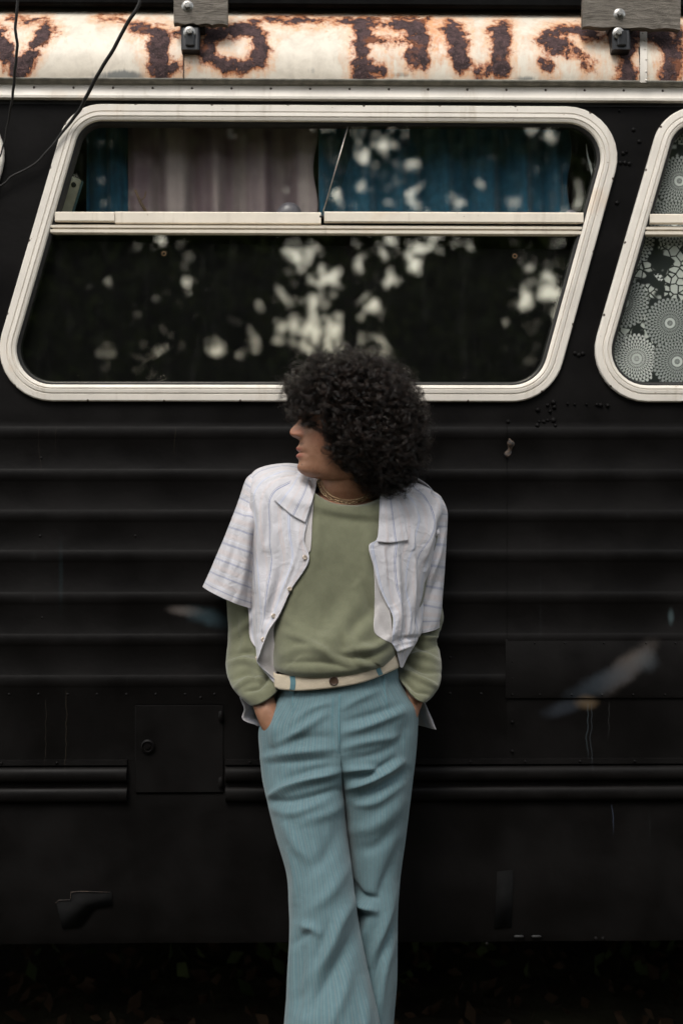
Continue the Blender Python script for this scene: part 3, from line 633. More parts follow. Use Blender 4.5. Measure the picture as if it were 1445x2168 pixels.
M['mauve'] = s.fin(c, .9, s.bump(s.noise(v, 600, 2), .4, .001), 0, .2)
DC = .105; zb_c, zt_c = Z(462, -DC), Z(235, -DC)
tag(curtain('curtain', 0, X(182, -DC), X(272, -DC), zb_c, zt_c, DC+.012, 2, .008, M['blue_cloth'], 60), 'narrow blue curtain at the left end of the big window, beside the mauve one', 'curtain', 'curtains in the big window')
tag(curtain('curtain', 0, X(271, -DC), X(668, -DC), zb_c, zt_c, DC-.01, 5, .012, M['mauve'], 260, ph=.7), 'mauve and grey striped curtain hanging in the big window', 'curtain', 'curtains in the big window')
tag(curtain('curtain', 0, X(674, -DC), X(1204, -DC), zb_c, zt_c, DC, 7, .013, M['blue_cloth'], 300, ph=2.), 'wide blue curtain filling the right half of the big window', 'curtain', 'curtains in the big window')
# right-hand window: dark cloth with pale medallions
s = NT('medallion_cloth'); v = s.co(scale=(1, 0, 1)); 
def medal(sc_, off):
    vv_ = s.n('ShaderNodeMapping', Vector=v, Scale=(sc_, 1, sc_), Location=off).outputs[0]
    vo = s.n('ShaderNodeTexVoronoi', {'voronoi_dimensions': '3D'}, Vector=vv_, Scale=1, Randomness=.95)
    df = s.vmath('SUBTRACT', vv_, vo.outputs['Position']).outputs[0]; dx_, dy_, dz_ = s.xyz(df)
    an = s.math('ARCTAN2', dz_, dx_); rd = s.math('SQRT', s.math('ADD', s.math('MULTIPLY', dx_, dx_), s.math('MULTIPLY', dz_, dz_)))
    col = s.xyz(vo.outputs['Color'])[0]
    rr = s.math('MULTIPLY', rd, 17); ring_i = s.math('FLOOR', rr)
    pet = s.math('ABSOLUTE', s.math('SINE', s.math('ADD', s.math('MULTIPLY', an, 17), s.math('MULTIPLY', ring_i, 1.57))))
    fr_ = s.math('FRACT', rr); arch = s.math('SUBTRACT', pet, s.math('MULTIPLY', fr_, .75))
    spokes = s.ramp(arch, .12, .28)
    inner = s.ramp(rd, .47, .46)
    eye = s.math('MULTIPLY', s.ramp(rd, .10, .09), s.ramp(rd, .045, .055))
    return inner, spokes, eye, col, rd
inner, spokes, eye, col, rd = medal(7.4, (0.13, 0, .21))
peb = s.n('ShaderNodeTexVoronoi', {'feature': 'DISTANCE_TO_EDGE'}, Vector=v, Scale=52); pb = s.ramp(peb.outputs[0], .05, .11)
pbn = s.ramp(s.noise(v, 16, 2), .45, .5)
bgc = s.mix(s.math('MULTIPLY', pb, pbn), (.03, .036, .035), (.72, .76, .70))
mc = s.mix(spokes, (.05, .06, .057), s.mix(s.ramp(col, .3, .6), (.45, .48, .46), (.85, .88, .84)))
mc = s.mix(eye, mc, (.8, .84, .8)); c = s.mix(inner, bgc, mc)
M['medal'] = s.fin(c, .85, s.bump(s.noise(v, 500, 2), .3, .001), 0, .2)
tag(curtain('patterned_curtain', 0, X(1262, -.03), X(1262, -.03)+1.45, Z(842, -.03), Z(228, -.03), .034, 4, .0035, M['medal'], 120), 'dark curtain printed with pale round flower medallions, in the right-hand window', 'curtain')
# small things on the inner sill of the big window
mb = MB(); rt = Matrix.Rotation(R(17), 3, 'Y')@Matrix.Rotation(R(25), 3, 'Z'); c = P(143, 416, -.075)
M['card'] = mat_simple('pale_card', (.50, .49, .36), .7, 0, .3, 25, .2); M['teal_card'] = mat_simple('teal_card', (.08, .16, .17), .6, 0, .3)
bk = empty('box', (float(c[0]), float(c[1]), float(c[2])-.045)); tag(bk, 'pale yellow slim box leaning behind the left end of the big window', 'box')
mb.box((-.016, -.03, -.047), (.016, .01, .047), bev=.003); v_ = [np.array(x) for x in mb.v]; mb.v = [x@np.array(rt).T+c for x in mb.v]; mb.build('box_front', M['card'], bk, smooth=False)
mb = MB(); mb.box((.0165, -.028, -.046), (.0225, .012, .046), bev=.002); mb.v = [x@np.array(rt).T+c for x in mb.v]; mb.build('box_side', M['teal_card'], bk, smooth=False)
mb = MB(); mb.dome(np.array([0, -.030, .028]), .007, .004); mb.v = [x@np.array(rt).T+c for x in mb.v]; mb.build('dark_knob', M['rubber'], bk)
mb = MB(); mb.tube(cr(np.array([P(286, 402, -.05), P(296, 425, -.05), P(308, 446, -.05), P(312, 455, -.05)]), 12), np.linspace(.003, .0045, 12), 7); mb.tube(cr(np.array([P(296, 425, -.05), P(306, 418, -.055), P(309, 405, -.05)]), 6), .0015, 5)
tag(mb.build('twig', mat_simple('dry_bark', (.16, .11, .07), .9, 0, .2, 120, .4)), 'short dry twig standing against the mauve curtain', 'twig')
mb = MB(); mb.tube(cr(np.array([P(1240, 305, -.04), P(1243, 330, -.045), P(1251, 360, -.045), P(1254, 400, -.04), P(1249, 440, -.03), P(1246, 458, -.03)]), 24), np.r_[np.linspace(.001, .0028, 8), np.full(16, .0026)], 7)
tag(mb.build('bent_strip', mat_simple('white_plastic', (.5, .52, .5), .4, 0, .4)), 'thin bent white plastic strip behind the right end of the big window', 'strip')
for (px, py, r_, lb) in ((612, 446, .034, 'cloudy plastic dome on the sill before the mauve curtain'), (1208, 440, .018, 'small cloudy plastic dome on the sill right of the blue curtain')):
    mb = MB(); c = P(px, 460, -.05); g_ = [[(c[0]+r_*math.cos(t)*math.cos(a), c[1]+r_*.6*math.cos(t)*math.sin(a), c[2]+r_*1.1*math.sin(t)) for a in np.linspace(0, 2*math.pi, 20, endpoint=False)] for t in np.linspace(0, 1.55, 8)]
    mb.grid(g_, cu=True); tag(mb.build('plastic_dome', mat_simple('cloudy_plastic', (.16, .15, .17), .3, 0, .5)), lb, 'ornament')
# cables hanging in front of the roof edge
def cable(pts, r, label):
    p = np.array([P(a, b, d) for a, b, d in pts]); q = cr(p, 90); q[:, 0] += .0012*np.sin(np.arange(90)*.9)*np.linspace(0, 1, 90); mb = MB(); mb.tube(q, r*np.interp(np.arange(90), [0, 45, 60, 90], [1, 1, .6, .5]), 8); tag(mb.build('cable', M['cable']), label, 'cable', 'cables hanging from the roof')
cable([(37, -60, .16), (38, 0, .16), (33, 60, .15), (37, 95, .14), (32, 150, .12), (27, 205, .09), (17, 262, .05), (5, 318, .03), (-14, 350, .02), (-60, 380, .02)], .0036, 'thin black cable hanging straight down at the far left of the roof edge')
cable([(305, -60, .15), (296, 5, .15), (268, 52, .14), (240, 105, .12), (212, 150, .10), (188, 195, .07), (168, 234, .04), (142, 268, .025), (105, 315, .02), (70, 350, .018), (28, 372, .016), (0, 395, .014), (-60, 430, .014)], .0046, 'thicker black cable slanting down in front of the roof edge to the left window corner')

# ================================================================ ground and surroundings
s = NT('trodden_earth'); v = s.co(); n = s.noise(v, 3, 8, .65); n2 = s.noise(v, 40, 6, .7)
M['earth'] = s.fin(s.mix(s.ramp(n, .35, .7), (.045, .036, .026), (.075, .07, .04)), .95, s.bump(s.math('ADD', n2, n), .7, .03), 0, .1)
xs_ = np.r_[-150, -80, -40, -20, np.linspace(-10, 10, 60), 20, 40, 80, 150]; ys_ = np.r_[-150, -80, -40, -25, np.linspace(-14, 6, 60), 12, 30, 80, 150]
Xg, Yg = np.meshgrid(xs_, ys_); gg = np.stack([Xg, Yg, .03*vnoise(np.stack([Xg, Yg, 0*Xg], -1), .8)-.02], -1); mb = MB(); mb.grid(gg); tag(mb.build('ground', M['earth']), kind='structure')
def leafy(cards, name, mat, parent=None):
    "cards: list of (centre (n,3), size, count)"
    c = cards[0]; sz = cards[1]; n = len(c); a = rng.normal(size=(n, 3)); a /= np.linalg.norm(a, axis=1)[:, None]; b = rng.normal(size=(n, 3)); b = np.cross(a, b); b /= np.linalg.norm(b, axis=1)[:, None]; w_ = np.cross(a, b)*.22
    s_ = (sz*rng.uniform(.6, 1.3, n))[:, None]
    v = np.stack([c-a*s_*.5, c+b*s_*.28+w_*s_*.4, c+a*s_*.5, c-b*s_*.28+w_*s_*.4], 1).reshape(-1, 3); f = np.arange(4*n).reshape(-1, 4)
    return obj(name, v, f, mat, parent, smooth=False)
s = NT('leaf'); n = s.noise(s.co(), 1.5, 3); M['leaf'] = s.fin(s.mix(s.ramp(n, .3, .7), (.025, .04, .012), (.055, .07, .02)), .7, None, 0, .2)
s = NT('bark'); n = s.noise(s.co(scale=(4, 4, 1)), 6, 6); M['bark'] = s.fin(s.mix(n, (.05, .04, .03), (.12, .10, .08)), .9, s.bump(n, .7, .02), 0, .2)
# places where the tree line lets the sky through (metres, on the upright plane through the trees)
GY = -15.
def refl(px, py):
    p = P(px, py, 0); q = np.array([CX, -D, CZ]); dx = (p[0]-q[0])/D; dz = (p[2]-q[2])/D; return p[0]+dx*(-GY), p[2]+dz*(-GY)
GAPS = [(640, 545, 26, 34), (688, 600, 32, 26), (700, 690, 46, 34), (735, 730, 40, 24), (620, 700, 28, 36), (610, 640, 20, 26), (640, 730, 30, 18), (770, 655, 34, 22), (800, 735, 26, 20), (815, 515, 22, 24), (912, 515, 34, 20), (890, 555, 22, 16), (745, 545, 18, 24), (535, 735, 9, 32), (458, 725, 14, 24), (507, 690, 11, 14), (545, 655, 10, 12), (395, 610, 10, 22), (388, 540, 10, 20), (505, 745, 9, 14), (1145, 612, 26, 18), (1105, 640, 16, 12), (1160, 580, 13, 12), (1180, 660, 12, 10), (345, 515, 14, 12), (985, 515, 26, 10), (820, 590, 26, 16), (670, 650, 18, 18), (590, 610, 8, 10), (1110, 570, 12, 10),
        (815, 310, 16, 14), (775, 328, 16, 12), (900, 420, 22, 30), (872, 350, 9, 12), (760, 400, 16, 10), (965, 430, 16, 14), (720, 410, 12, 10), (1015, 390, 8, 9), (1180, 300, 16, 16), (1150, 285, 10, 10), (820, 425, 14, 10), (870, 408, 10, 10), (1210, 420, 18, 30), (1085, 430, 16, 10), (735, 440, 16, 8), (1120, 275, 12, 8), (825, 400, 10, 8)]
gp = []
for a, b, ra, rb in GAPS: x_, z_ = refl(a, b); k = (1+(-GY)/D)/860; gp.append((x_, z_, ra*k*1.25, rb*k*1.25))
gp = np.array(gp)
def gapmask(c):
    # project every leaf along the sight line of the gap onto the plane y = GY
    t = (-GY+D)/(-(c[:, 1])+D); x = CX+(c[:, 0]-CX)*t; z = CZ+(c[:, 2]-CZ)*t
    nb = .2*vnoise(np.stack([x, 0*x, z], -1), 5.)+.42*vnoise(np.stack([x, 0*x+9, z], -1), 13.)
    q = ((x[:, None]-gp[:, 0])/gp[:, 2])**2+((z[:, None]-gp[:, 1])/gp[:, 3])**2
    return ((q.min(1)+nb*3.2) < 1.) & (rng.random(len(c)) < .90)
TREES = [(-9.5, -15.5, 10, 3.4), (-5.6, -14.6, 9, 3.0), (-2.6, -15.6, 9.5, 2.6), (.4, -14.8, 9.6, 2.6), (3.4, -15.5, 9.2, 2.7), (6.4, -14.7, 9.4, 3.0), (10.2, -15.6, 10, 3.5), (-13, -11, 9.5, 3.4), (13.5, -11, 9.5, 3.4)]
LBL = ['broad leafy tree at the far left of the row across from the bus', 'leafy tree second from the left in the row across from the bus', 'leafy tree third from the left across from the bus', 'middle leafy tree of the row, with sky showing through its crown', 'leafy tree just right of the middle of the row across from the bus', 'leafy tree second from the right in the row across from the bus', 'broad leafy tree at the far right of the row across from the bus', 'leafy tree standing nearer the bus at the left', 'leafy tree standing nearer the bus at the right']
for (x, y, h, r_), lb in zip(TREES, LBL):
    t = empty('tree', (x, y, 0)); tag(t, lb, 'tree', 'trees across from the bus')
    mb = MB(); mb.tube(cr(np.array([(x, y, -.1), (x+.05, y, .25*h), (x-.08, y+.05, .55*h), (x, y, .9*h)]), 16), np.linspace(.17, .03, 16), 8)
    for k in range(9):
        a = k*2.4; z0_ = h*(.25+.06*k); mb.tube(cr(np.array([(x, y, z0_), (x+r_*.4*math.cos(a), y+r_*.4*math.sin(a), z0_+.5), (x+r_*.85*math.cos(a), y+r_*.85*math.sin(a), z0_+1.1)]), 8), np.linspace(.05, .015, 8), 5)
    mb.build('trunk', M['bark'], t)
    nc = 210; ca = rng.normal(size=(nc, 3)); ca /= np.linalg.norm(ca, axis=1)[:, None]; ca *= rng.uniform(.35, 1, (nc, 1))**.6; cl = ca*np.array([r_*1.02, r_*.8, h*.46])+np.array([x, y, h*.53])
    n = 46000; idx_ = rng.integers(0, nc, n); c_ = cl[idx_]+rng.normal(size=(n, 3))*.42
    c_ = c_[(c_[:, 2] > .2)]; c_ = c_[~gapmask(c_)]
    leafy((c_, .15), 'crown', M['leaf'], t)
# hedge below the trees
mb = None; n = 60000; c_ = np.stack([rng.uniform(-16, 16, n), rng.normal(-16.5, .5, n), rng.uniform(0, 1, n)**.8*3.0], -1); c_ = c_[~gapmask(c_)]
tag(leafy((c_, .2), 'hedge', M['leaf']), 'tall unclipped hedge behind the row of trees across from the bus', 'hedge')
n = 2500; c_ = np.stack([rng.uniform(-3, 3, n), rng.uniform(-1.6, 2.2, n), rng.uniform(-.01, .006, n)], -1)
tag(leafy((c_, .06), 'leaf_litter', mat_simple('dry_leaf', (.05, .028, .015), .8, 0, .2)), kind='stuff')
n = 300; c_ = np.stack([rng.uniform(-1.5, 2.0, n), rng.uniform(.7, 1.5, n), rng.uniform(0.0, .25, n)**1.3], -1)
tag(leafy((c_, .07), 'weeds', M['leaf']), kind='stuff')

# ================================================================ the person
from mathutils.bvhtree import BVHTree
base = P(712, 1084, .30); person = empty('person', (float(base[0]), float(base[1]), 0))
tag(person, 'curly-haired person leaning on the bus, face turned aside, hands in blue trouser pockets', 'person')
def bvh(g, cu=True):
    nv, nu = g.shape[:2]; f = []
    for i in range(nv-1):
        for j in range(nu-1+cu): f.append((i*nu+j, i*nu+(j+1) % nu, (i+1)*nu+(j+1) % nu, (i+1)*nu+j))
    return BVHTree.FromPolygons([Vector(q) for q in g.reshape(-1, 3)], f)
CAMV = Vector((CX, -D, CZ))
def hit(tree, px, py):
    q = Vector(P(px, py, 0))-CAMV; r_ = tree.ray_cast(CAMV, q.normalized()); return None if r_[0] is None else -r_[0].y
PS = 926.
# ---- garments' materials
teal = (.115, .215, .245)
M['trousers'] = fabric('trouser_cloth', (.084, .145, .163), .06, 900, .85, .15, [(.0165, 0, .055, (.23, .29, .29), .42), (.0165, .42, .045, (.25, .21, .18), .45), (.0165, .66, .05, (.07, .125, .15), .25)], .3)
M['loop'] = fabric('belt_loop_cloth', (.085, .18, .21), .06)
M['waist'] = fabric('cream_waistband', (.50, .43, .325), .05)
M['tee'] = fabric('green_jersey', (.126, .130, .082), .07, 1100, .9, .3, None, .3, (.12, .125, .075))
BL, TA, TB = (.115, .15, .27), (.52, .38, .32), (.50, .53, .62)
M['shirt'] = fabric('striped_shirt_cloth', (.455, .45, .475), .03, 900, .85, .2, [(.0365, .0, .027, BL, 1.), (.0365, .075, .021, BL, .8), (.0365, .45, .024, TA, .5), (.0365, .53, .024, TA, .45), (.073, .27, .05, TB, .6)], .25, (.42, .40, .42), .3)
M['sleeve'] = fabric('striped_sleeve_cloth', (.455, .45, .475), .03, 900, .85, .2, [(.034, .0, .09, BL, .5), (.034, .5, .2, TA, .24), (.034, .25, .03, TB, .5)], .25, (.42, .40, .42), .3)
M['lining'] = fabric('shirt_facing', (.42, .40, .395), .03)
M['button'] = mat_simple('pearl_button', (.50, .42, .34), .25, .3, .6, 200, .4)
M['brown_button'] = mat_simple('brown_button', (.05, .03, .02), .3, 0, .5)
M['chain'] = mat_simple('gold_chain', (.45, .35, .21), .25, 1., .5, 100, .1)
M['skinplain'] = None

# ---- green long-sleeved top
TEE = [(658, 1036, 812, 1046, .158, .074, 30), (642, 1026, 830, 1044, .153, .090, 40), (590, 1018, 880, 1054, .142, .106, 50), (553, 1034, 912, 1084, .135, .111, 42), (542, 1088, 925, 1122, .135, .121, 16), (544, 1150, 918, 1170, .14, .128, 0),
       (552, 1220, 905, 1225, .15, .126, 0), (560, 1290, 890, 1285, .165, .122, 4), (564, 1345, 870, 1335, .18, .130, 10), (570, 1385, 854, 1368, .190, .138, 18), (574, 1406, 844, 1384, .194, .138, 24), (577, 1415, 841, 1391, .194, .128, 29)]
g, uv, wt = ring_tube(TEE, 150, 200, 2.3)
ts = [([(745, 1250), (700, 1330), (640, 1385)], 22, 3, 'r'), ([(790, 1300), (740, 1360), (790, 1400)], 14, 3.5, 'r'), ([(828, 1345), (790, 1372), (730, 1380)], 9, -5), ([(820, 1372), (770, 1392), (700, 1385)], 8, 3.5), ([(730, 1330), (742, 1372), (765, 1404), (800, 1412)], 9, -5), ([(600, 1385), (650, 1372), (720, 1395)], 10, -3.5), ([(595, 1405), (680, 1402), (740, 1416)], 8, 3),
      ([(600, 1300), (640, 1340), (700, 1355)], 14, -2.5), ([(605, 1340), (660, 1362), (700, 1390)], 9, -4), ([(640, 1200), (620, 1270), (590, 1330)], 16, -3), ([(700, 1105), (730, 1150), (720, 1220)], 30, 2), ([(790, 1100), (775, 1200), (800, 1300)], 14, -3), ([(770, 1240), (800, 1320), (830, 1350)], 10, 3), ([(675, 1090), (668, 1160), (655, 1230)], 12, -2.5)]
g = fold(g, [(q[0], q[1]*.9, q[2]*2)+q[3:] for q in ts], 1, True, wt, .9)
tee_g = g; tee_tree = bvh(g)
mb = MB(); mb.grid(g, uv=uv.reshape(-1, 2), cu=True)
top = solidify(mb.build('long_sleeved_top', M['tee'], person, uv=True), .0018)
def sleeve(rows, strokes, nv=90, nu=96, mat=None, name=None, parent=None, off=1):
    g, uv, wt = ring_tube(rows, nv, nu, 2.15); g = fold(g, [(q[0], q[1]*.8, q[2]*2.3) for q in strokes], 1, True, .3+.7*wt, 2.4); return g, uv
GL = [(505, 1190, 560, 1190, .095, .055), (482, 1240, 560, 1240, .09, .055), (482, 1290, 562, 1290, .088, .054), (485, 1345, 566, 1340, .09, .053), (480, 1392, 574, 1370, .11, .054), (481, 1425, 582, 1392, .145, .054, 6), (491, 1452, 588, 1418, .185, .052, 8), (508, 1474, 589, 1438, .212, .046, 8), (527, 1490, 588, 1457, .228, .038, 8), (531, 1493, 587, 1461, .230, .034, 8)]
sl_s = [([(484, 1405), (520, 1400), (560, 1420)], 8, -6), ([(488, 1390), (530, 1380), (556, 1395)], 8, 5), ([(490, 1440), (525, 1425), (545, 1445)], 7, 4.5), ([(500, 1455), (530, 1440), (560, 1440)], 6, -5), ([(486, 1350), (510, 1330), (535, 1300)], 12, -4), ([(520, 1465), (550, 1455), (575, 1425)], 6, 4), ([(535, 1400), (560, 1420), (580, 1440)], 6, -4), ([(500, 1300), (505, 1350), (495, 1390)], 10, 3)]
gl, ul = sleeve(GL, sl_s)
GR = [(880, 1200, 925, 1200, .095, .055), (876, 1260, 930, 1260, .09, .055), (872, 1300, 937, 1308, .088, .055), (866, 1335, 932, 1330, .09, .052), (860, 1360, 922, 1352, .10, .053), (853, 1388, 929, 1380, .125, .054, 4), (844, 1412, 933, 1418, .155, .054, 8), (841, 1430, 929, 1450, .185, .050, 10), (848, 1442, 914, 1474, .208, .044, 10), (858, 1452, 903, 1484, .222, .036, 10), (860, 1454, 901, 1486, .224, .032, 10)]
sr_s = [([(928, 1345), (900, 1352), (872, 1345)], 7, -6), ([(926, 1368), (895, 1372), (868, 1362)], 7, 5), ([(925, 1400), (890, 1388), (860, 1395)], 7, -5.5), ([(930, 1425), (895, 1420), (860, 1405)], 7, 4.5), ([(922, 1452), (890, 1440), (856, 1420)], 6, -5), ([(905, 1470), (880, 1462), (852, 1436)], 6, 4), ([(935, 1320), (915, 1330), (900, 1340)], 7, 4)]
gr, ur = sleeve(GR, sr_s)
mb = MB(); mb.grid(gl, uv=ul.reshape(-1, 2), cu=True); solidify(mb.build('sleeve', M['tee'], top, uv=True), .0015)
mb = MB(); mb.grid(gr, uv=ur.reshape(-1, 2), cu=True); solidify(mb.build('sleeve', M['tee'], top, uv=True), .0015)
# ribbed neck band
mb = MB(); rg = tee_g[0]; nb = tee_g[7]; pr = []
for k, t in enumerate(np.linspace(0, 1, 6)):
    i = int(round(t*22)); q = tee_g[i]; n_ = grid_normals(tee_g, True)[i]; pr.append(q+n_*(.0030+.0018*math.sin(math.pi*t)))
M['rib'] = fabric('ribbed_jersey', (.155, .158, .10), .05, 1100, .9, .3, [(.0075, 0, .2, (.10, .105, .065), .6)], .3)
mb.grid(np.array(pr), uv=np.stack(np.broadcast_arrays(np.linspace(0, 1, 200)[None], np.zeros((6, 1))), -1).reshape(-1, 2), cu=True); solidify(mb.build('neck_band', M['rib'], top, uv=True), .003)

# ---- trousers
def half(rows, nv, nu, outer_first=True):
    r = cr(np.array(rows, float), nv); ph = np.linspace(0, 2*np.pi, nu, endpoint=False); t = (1-np.cos(ph))/2; s_ = np.sin(ph)
    xo, yo, xi, yi, dc, th, q = [r[:, i:i+1] for i in range(7)]; q = np.clip(q, 0, 1)
    px = xo+(xi-xo)*t; py = yo+(yi-yo)*t; el = np.abs(s_)**.87; qd = np.sqrt(np.clip(1-(1-t)**2, 0, 1)); sh = el*(1-q)+qd*q
    d = dc+th*sh*np.where(s_ >= -1e-9, 1, -1); g = P(px, py, d)
    uv = np.stack(np.broadcast_arrays(ph[None]/(2*np.pi)*.62 if outer_first else .31+(.5-ph[None]/(2*np.pi))*.62, np.linspace(0, 1, nv)[:, None]), -1); return g, uv, np.maximum(s_, 0)[None]*np.ones((nv, 1))
LR_ = [(588, 1450, 718, 1448, .188, .118, 1), (584, 1475, 718, 1470, .192, .120, 1), (574, 1496, 718, 1495, .197, .123, 1), (556, 1525, 718, 1522, .203, .126, 1), (547, 1550, 719, 1550, .21, .128, 1), (550, 1600, 720, 1600, .22, .126, 1), (555, 1650, 722, 1636, .235, .120, .85), (566, 1700, 727, 1690, .26, .112, .35),
     (583, 1770, 735, 1765, .29, .105, .05), (606, 1850, 746, 1850, .325, .100, 0), (611, 1920, 754, 1920, .35, .098, 0), (613, 2000, 768, 2000, .375, .096, 0), (608, 2085, 786, 2085, .40, .100, 0), (601, 2170, 805, 2170, .43, .108, 0), (598, 2260, 818, 2260, .455, .115, 0), (598, 2345, 826, 2345, .475, .118, 0)]
RR_ = [(840, 1408, 718, 1448, .188, .118, 1), (846, 1440, 718, 1470, .192, .120, 1), (864, 1470, 718, 1492, .197, .122, 1), (884, 1500, 718, 1520, .203, .124, 1), (884, 1545, 719, 1550, .21, .126, 1), (880, 1600, 720, 1600, .22, .124, 1), (874, 1650, 722, 1636, .23, .116, .85), (868, 1700, 727, 1690, .24, .106, .35),
     (858, 1780, 735, 1775, .25, .098, .05), (847, 1860, 742, 1850, .262, .092, 0), (842, 1930, 748, 1925, .275, .088, 0), (841, 2000, 752, 2000, .29, .088, 0), (840, 2080, 758, 2080, .305, .090, 0), (833, 2170, 760, 2170, .32, .096, 0), (831, 2260, 755, 2260, .335, .10, 0), (832, 2345, 750, 2345, .35, .102, 0)]
tl = [([(582, 1578), (630, 1552), (690, 1512)], 11, -6), ([(560, 1592), (620, 1566), (700, 1560)], 12, 3), ([(552, 1604), (620, 1594), (716, 1584)], 12, -5.5), ([(620, 1530), (660, 1500), (712, 1485)], 9, -3), ([(700, 1495), (712, 1540), (714, 1600)], 5, -2), ([(570, 1618), (640, 1612), (700, 1606)], 9, 3),
      ([(567, 1688), (600, 1672), (650, 1655), (720, 1632)], 10, -11), ([(560, 1690), (600, 1697), (660, 1686), (716, 1672)], 10, 7), ([(575, 1712), (620, 1722), (680, 1702)], 12, -5), ([(600, 1652), (650, 1634), (700, 1622)], 10, 3),
      ([(600, 1740), (625, 1790), (645, 1815)], 14, -3.5), ([(612, 1800), (625, 1860), (622, 1910)], 10, -3.5), ([(640, 1740), (700, 1720), (726, 1700)], 14, -3), ([(720, 1740), (700, 1800), (650, 1850)], 18, 3), ([(738, 1830), (700, 1890), (660, 1925)], 16, -3),
      ([(640, 1960), (660, 1968), (672, 1974)], 12, -5), ([(625, 2000), (645, 1980), (665, 1968)], 10, 3), ([(750, 1905), (720, 1950), (690, 2020), (640, 2090)], 16, -6), ([(762, 1950), (735, 2010), (690, 2080), (650, 2140)], 17, 6), ([(700, 1960), (670, 2040), (628, 2130)], 14, 4), ([(620, 1960), (618, 2030), (612, 2100)], 12, -4), ([(640, 2010), (632, 2080), (622, 2160)], 11, 4),
      ([(740, 2060), (720, 2120), (690, 2190)], 16, -4), ([(770, 2080), (775, 2140), (770, 2220)], 14, -3.5), ([(680, 1730), (690, 1790), (700, 1850)], 16, 2), ([(560, 1560), (575, 1600), (565, 1650)], 14, 3), ([(590, 1480), (582, 1530), (575, 1575)], 8, -3), ([(620, 1470), (621, 1505), (616, 1550)], 4, -1.8)]
tr = [([(722, 1552), (770, 1540), (850, 1508)], 11, -6), ([(722, 1530), (790, 1512), (850, 1490)], 10, 3.2), ([(722, 1585), (770, 1572), (840, 1560)], 11, -4.5), ([(722, 1500), (760, 1480), (800, 1462)], 10, -3.5), ([(730, 1610), (800, 1595), (850, 1565)], 10, 3),
      ([(724, 1632), (770, 1628), (802, 1632)], 9, -7), ([(738, 1668), (790, 1650), (848, 1614)], 11, -11), ([(735, 1650), (780, 1640), (830, 1608)], 8, 5), ([(745, 1700), (800, 1668), (862, 1632)], 12, 5), ([(740, 1700), (790, 1700), (850, 1660)], 12, -5), ([(812, 1432), (815, 1470), (824, 1508)], 4, -2.2),
      ([(735, 1760), (790, 1750), (850, 1700)], 18, -3.5), ([(755, 1800), (800, 1790), (850, 1740)], 16, 3), ([(748, 1870), (765, 1895), (800, 1902)], 8, 5), ([(752, 1905), (775, 1920), (792, 1928)], 10, -11), ([(795, 1905), (775, 1970), (762, 2010)], 14, -5), ([(850, 1790), (815, 1870), (775, 1960)], 15, 4), ([(840, 1880), (815, 1960), (782, 2040)], 12, -4.5), ([(845, 1930), (815, 2010), (785, 2090)], 12, 4),
      ([(835, 1990), (812, 2060), (800, 2150)], 12, -4), ([(870, 1640), (862, 1720), (850, 1800)], 12, 3), ([(870, 1520), (850, 1560), (846, 1600)], 14, 3), ([(780, 1440), (800, 1500), (840, 1560)], 14, 1.5)]
gA, uA, wA = half(LR_, 420, 150); gA = fold(gA, [(q[0], q[1]*.85, q[2]*(1.7 if q[0][0][1] < 1725 else 2.5))+q[3:] for q in tl], 1, True, wA**.5, 1.6, (9, 9, 5))
gB, uB, wB = half(RR_, 420, 150, False); gB = fold(gB, [(q[0], q[1]*.85, q[2]*(1.7 if q[0][0][1] < 1725 else 2.3))+q[3:] for q in tr], -1, True, wB**.5, 1.6, (9, 9, 5))
mb = MB(); mb.grid(gA, uv=uA.reshape(-1, 2), cu=True)
nA = mb.n; mb.grid(gB[:, ::-1], uv=uB[:, ::-1].reshape(-1, 2), cu=True)
trou = mb.build('trousers', M['trousers'], person, uv=True)
tA, tB = bvh(gA), bvh(gB)
def td(px, py, k=.0):
    a = hit(tA, px, py); b = hit(tB, px, py); q = [x for x in (a, b) if x is not None]; return (max(q) if q else .25)+k
def strip3(pts, w_, th, mat, name, parent, k=.0, fn=td, n=24):
    "flat strap lying on the surface along photo points"
    q = cr(np.array(pts, float), n); t = np.gradient(q, axis=0); t /= np.linalg.norm(t, axis=1)[:, None]; nn = np.c_[-t[:, 1], t[:, 0]]; g_ = []
    for s_, o in ((-1, 0), (-1, th), (1, th), (1, 0)):
        g_.append([P(a+nx*s_*w_/2, b+ny*s_*w_/2, fn(a+nx*s_*w_/2*.9, b+ny*s_*w_/2*.9, k+o)) for (a, b), (nx, ny) in zip(q, nn)])
    m = MB(); m.grid(np.array(g_), cv=True); return autosmooth(m.build(name, mat, parent), 50)
# pocket edge, pleats, fly seam and waistband
strip3([(590, 1466), (582, 1492), (562, 1526), (551, 1545)], 3., .0016, M['trousers'], 'pocket_edge', trou, .0004)
strip3([(846, 1450), (864, 1474), (880, 1500), (882, 1530)], 3., .0016, M['trousers'], 'pocket_edge', trou, .0004)
strip3([(705, 1475), (703, 1540), (707, 1580), (718, 1596)], 1.3, .0006, M['loop'], 'fly_stitching', trou, .0003)
strip3([(620, 1468), (619, 1495), (617, 1520)], 1.6, .0008, M['loop'], 'pleat', trou, .0004)
strip3([(812, 1432), (815, 1470), (823, 1506)], 1.6, .0008, M['loop'], 'pleat', trou, .0004)
strip3([(718.5, 1470), (717, 1530), (719, 1592)], 2.4, .0012, M['loop'], 'fly_seam', trou, .0006)
WB = [(560, 1422, 566, 1448), (578, 1429, 588, 1454), (590, 1435, 598, 1457), (640, 1438, 640, 1459), (705, 1432, 712, 1452), (760, 1424, 768, 1441), (810, 1405, 812, 1424), (830, 1393, 838, 1412), (836, 1386, 846, 1405)]
wb = cr(np.array(WB, float), 80); g_ = []
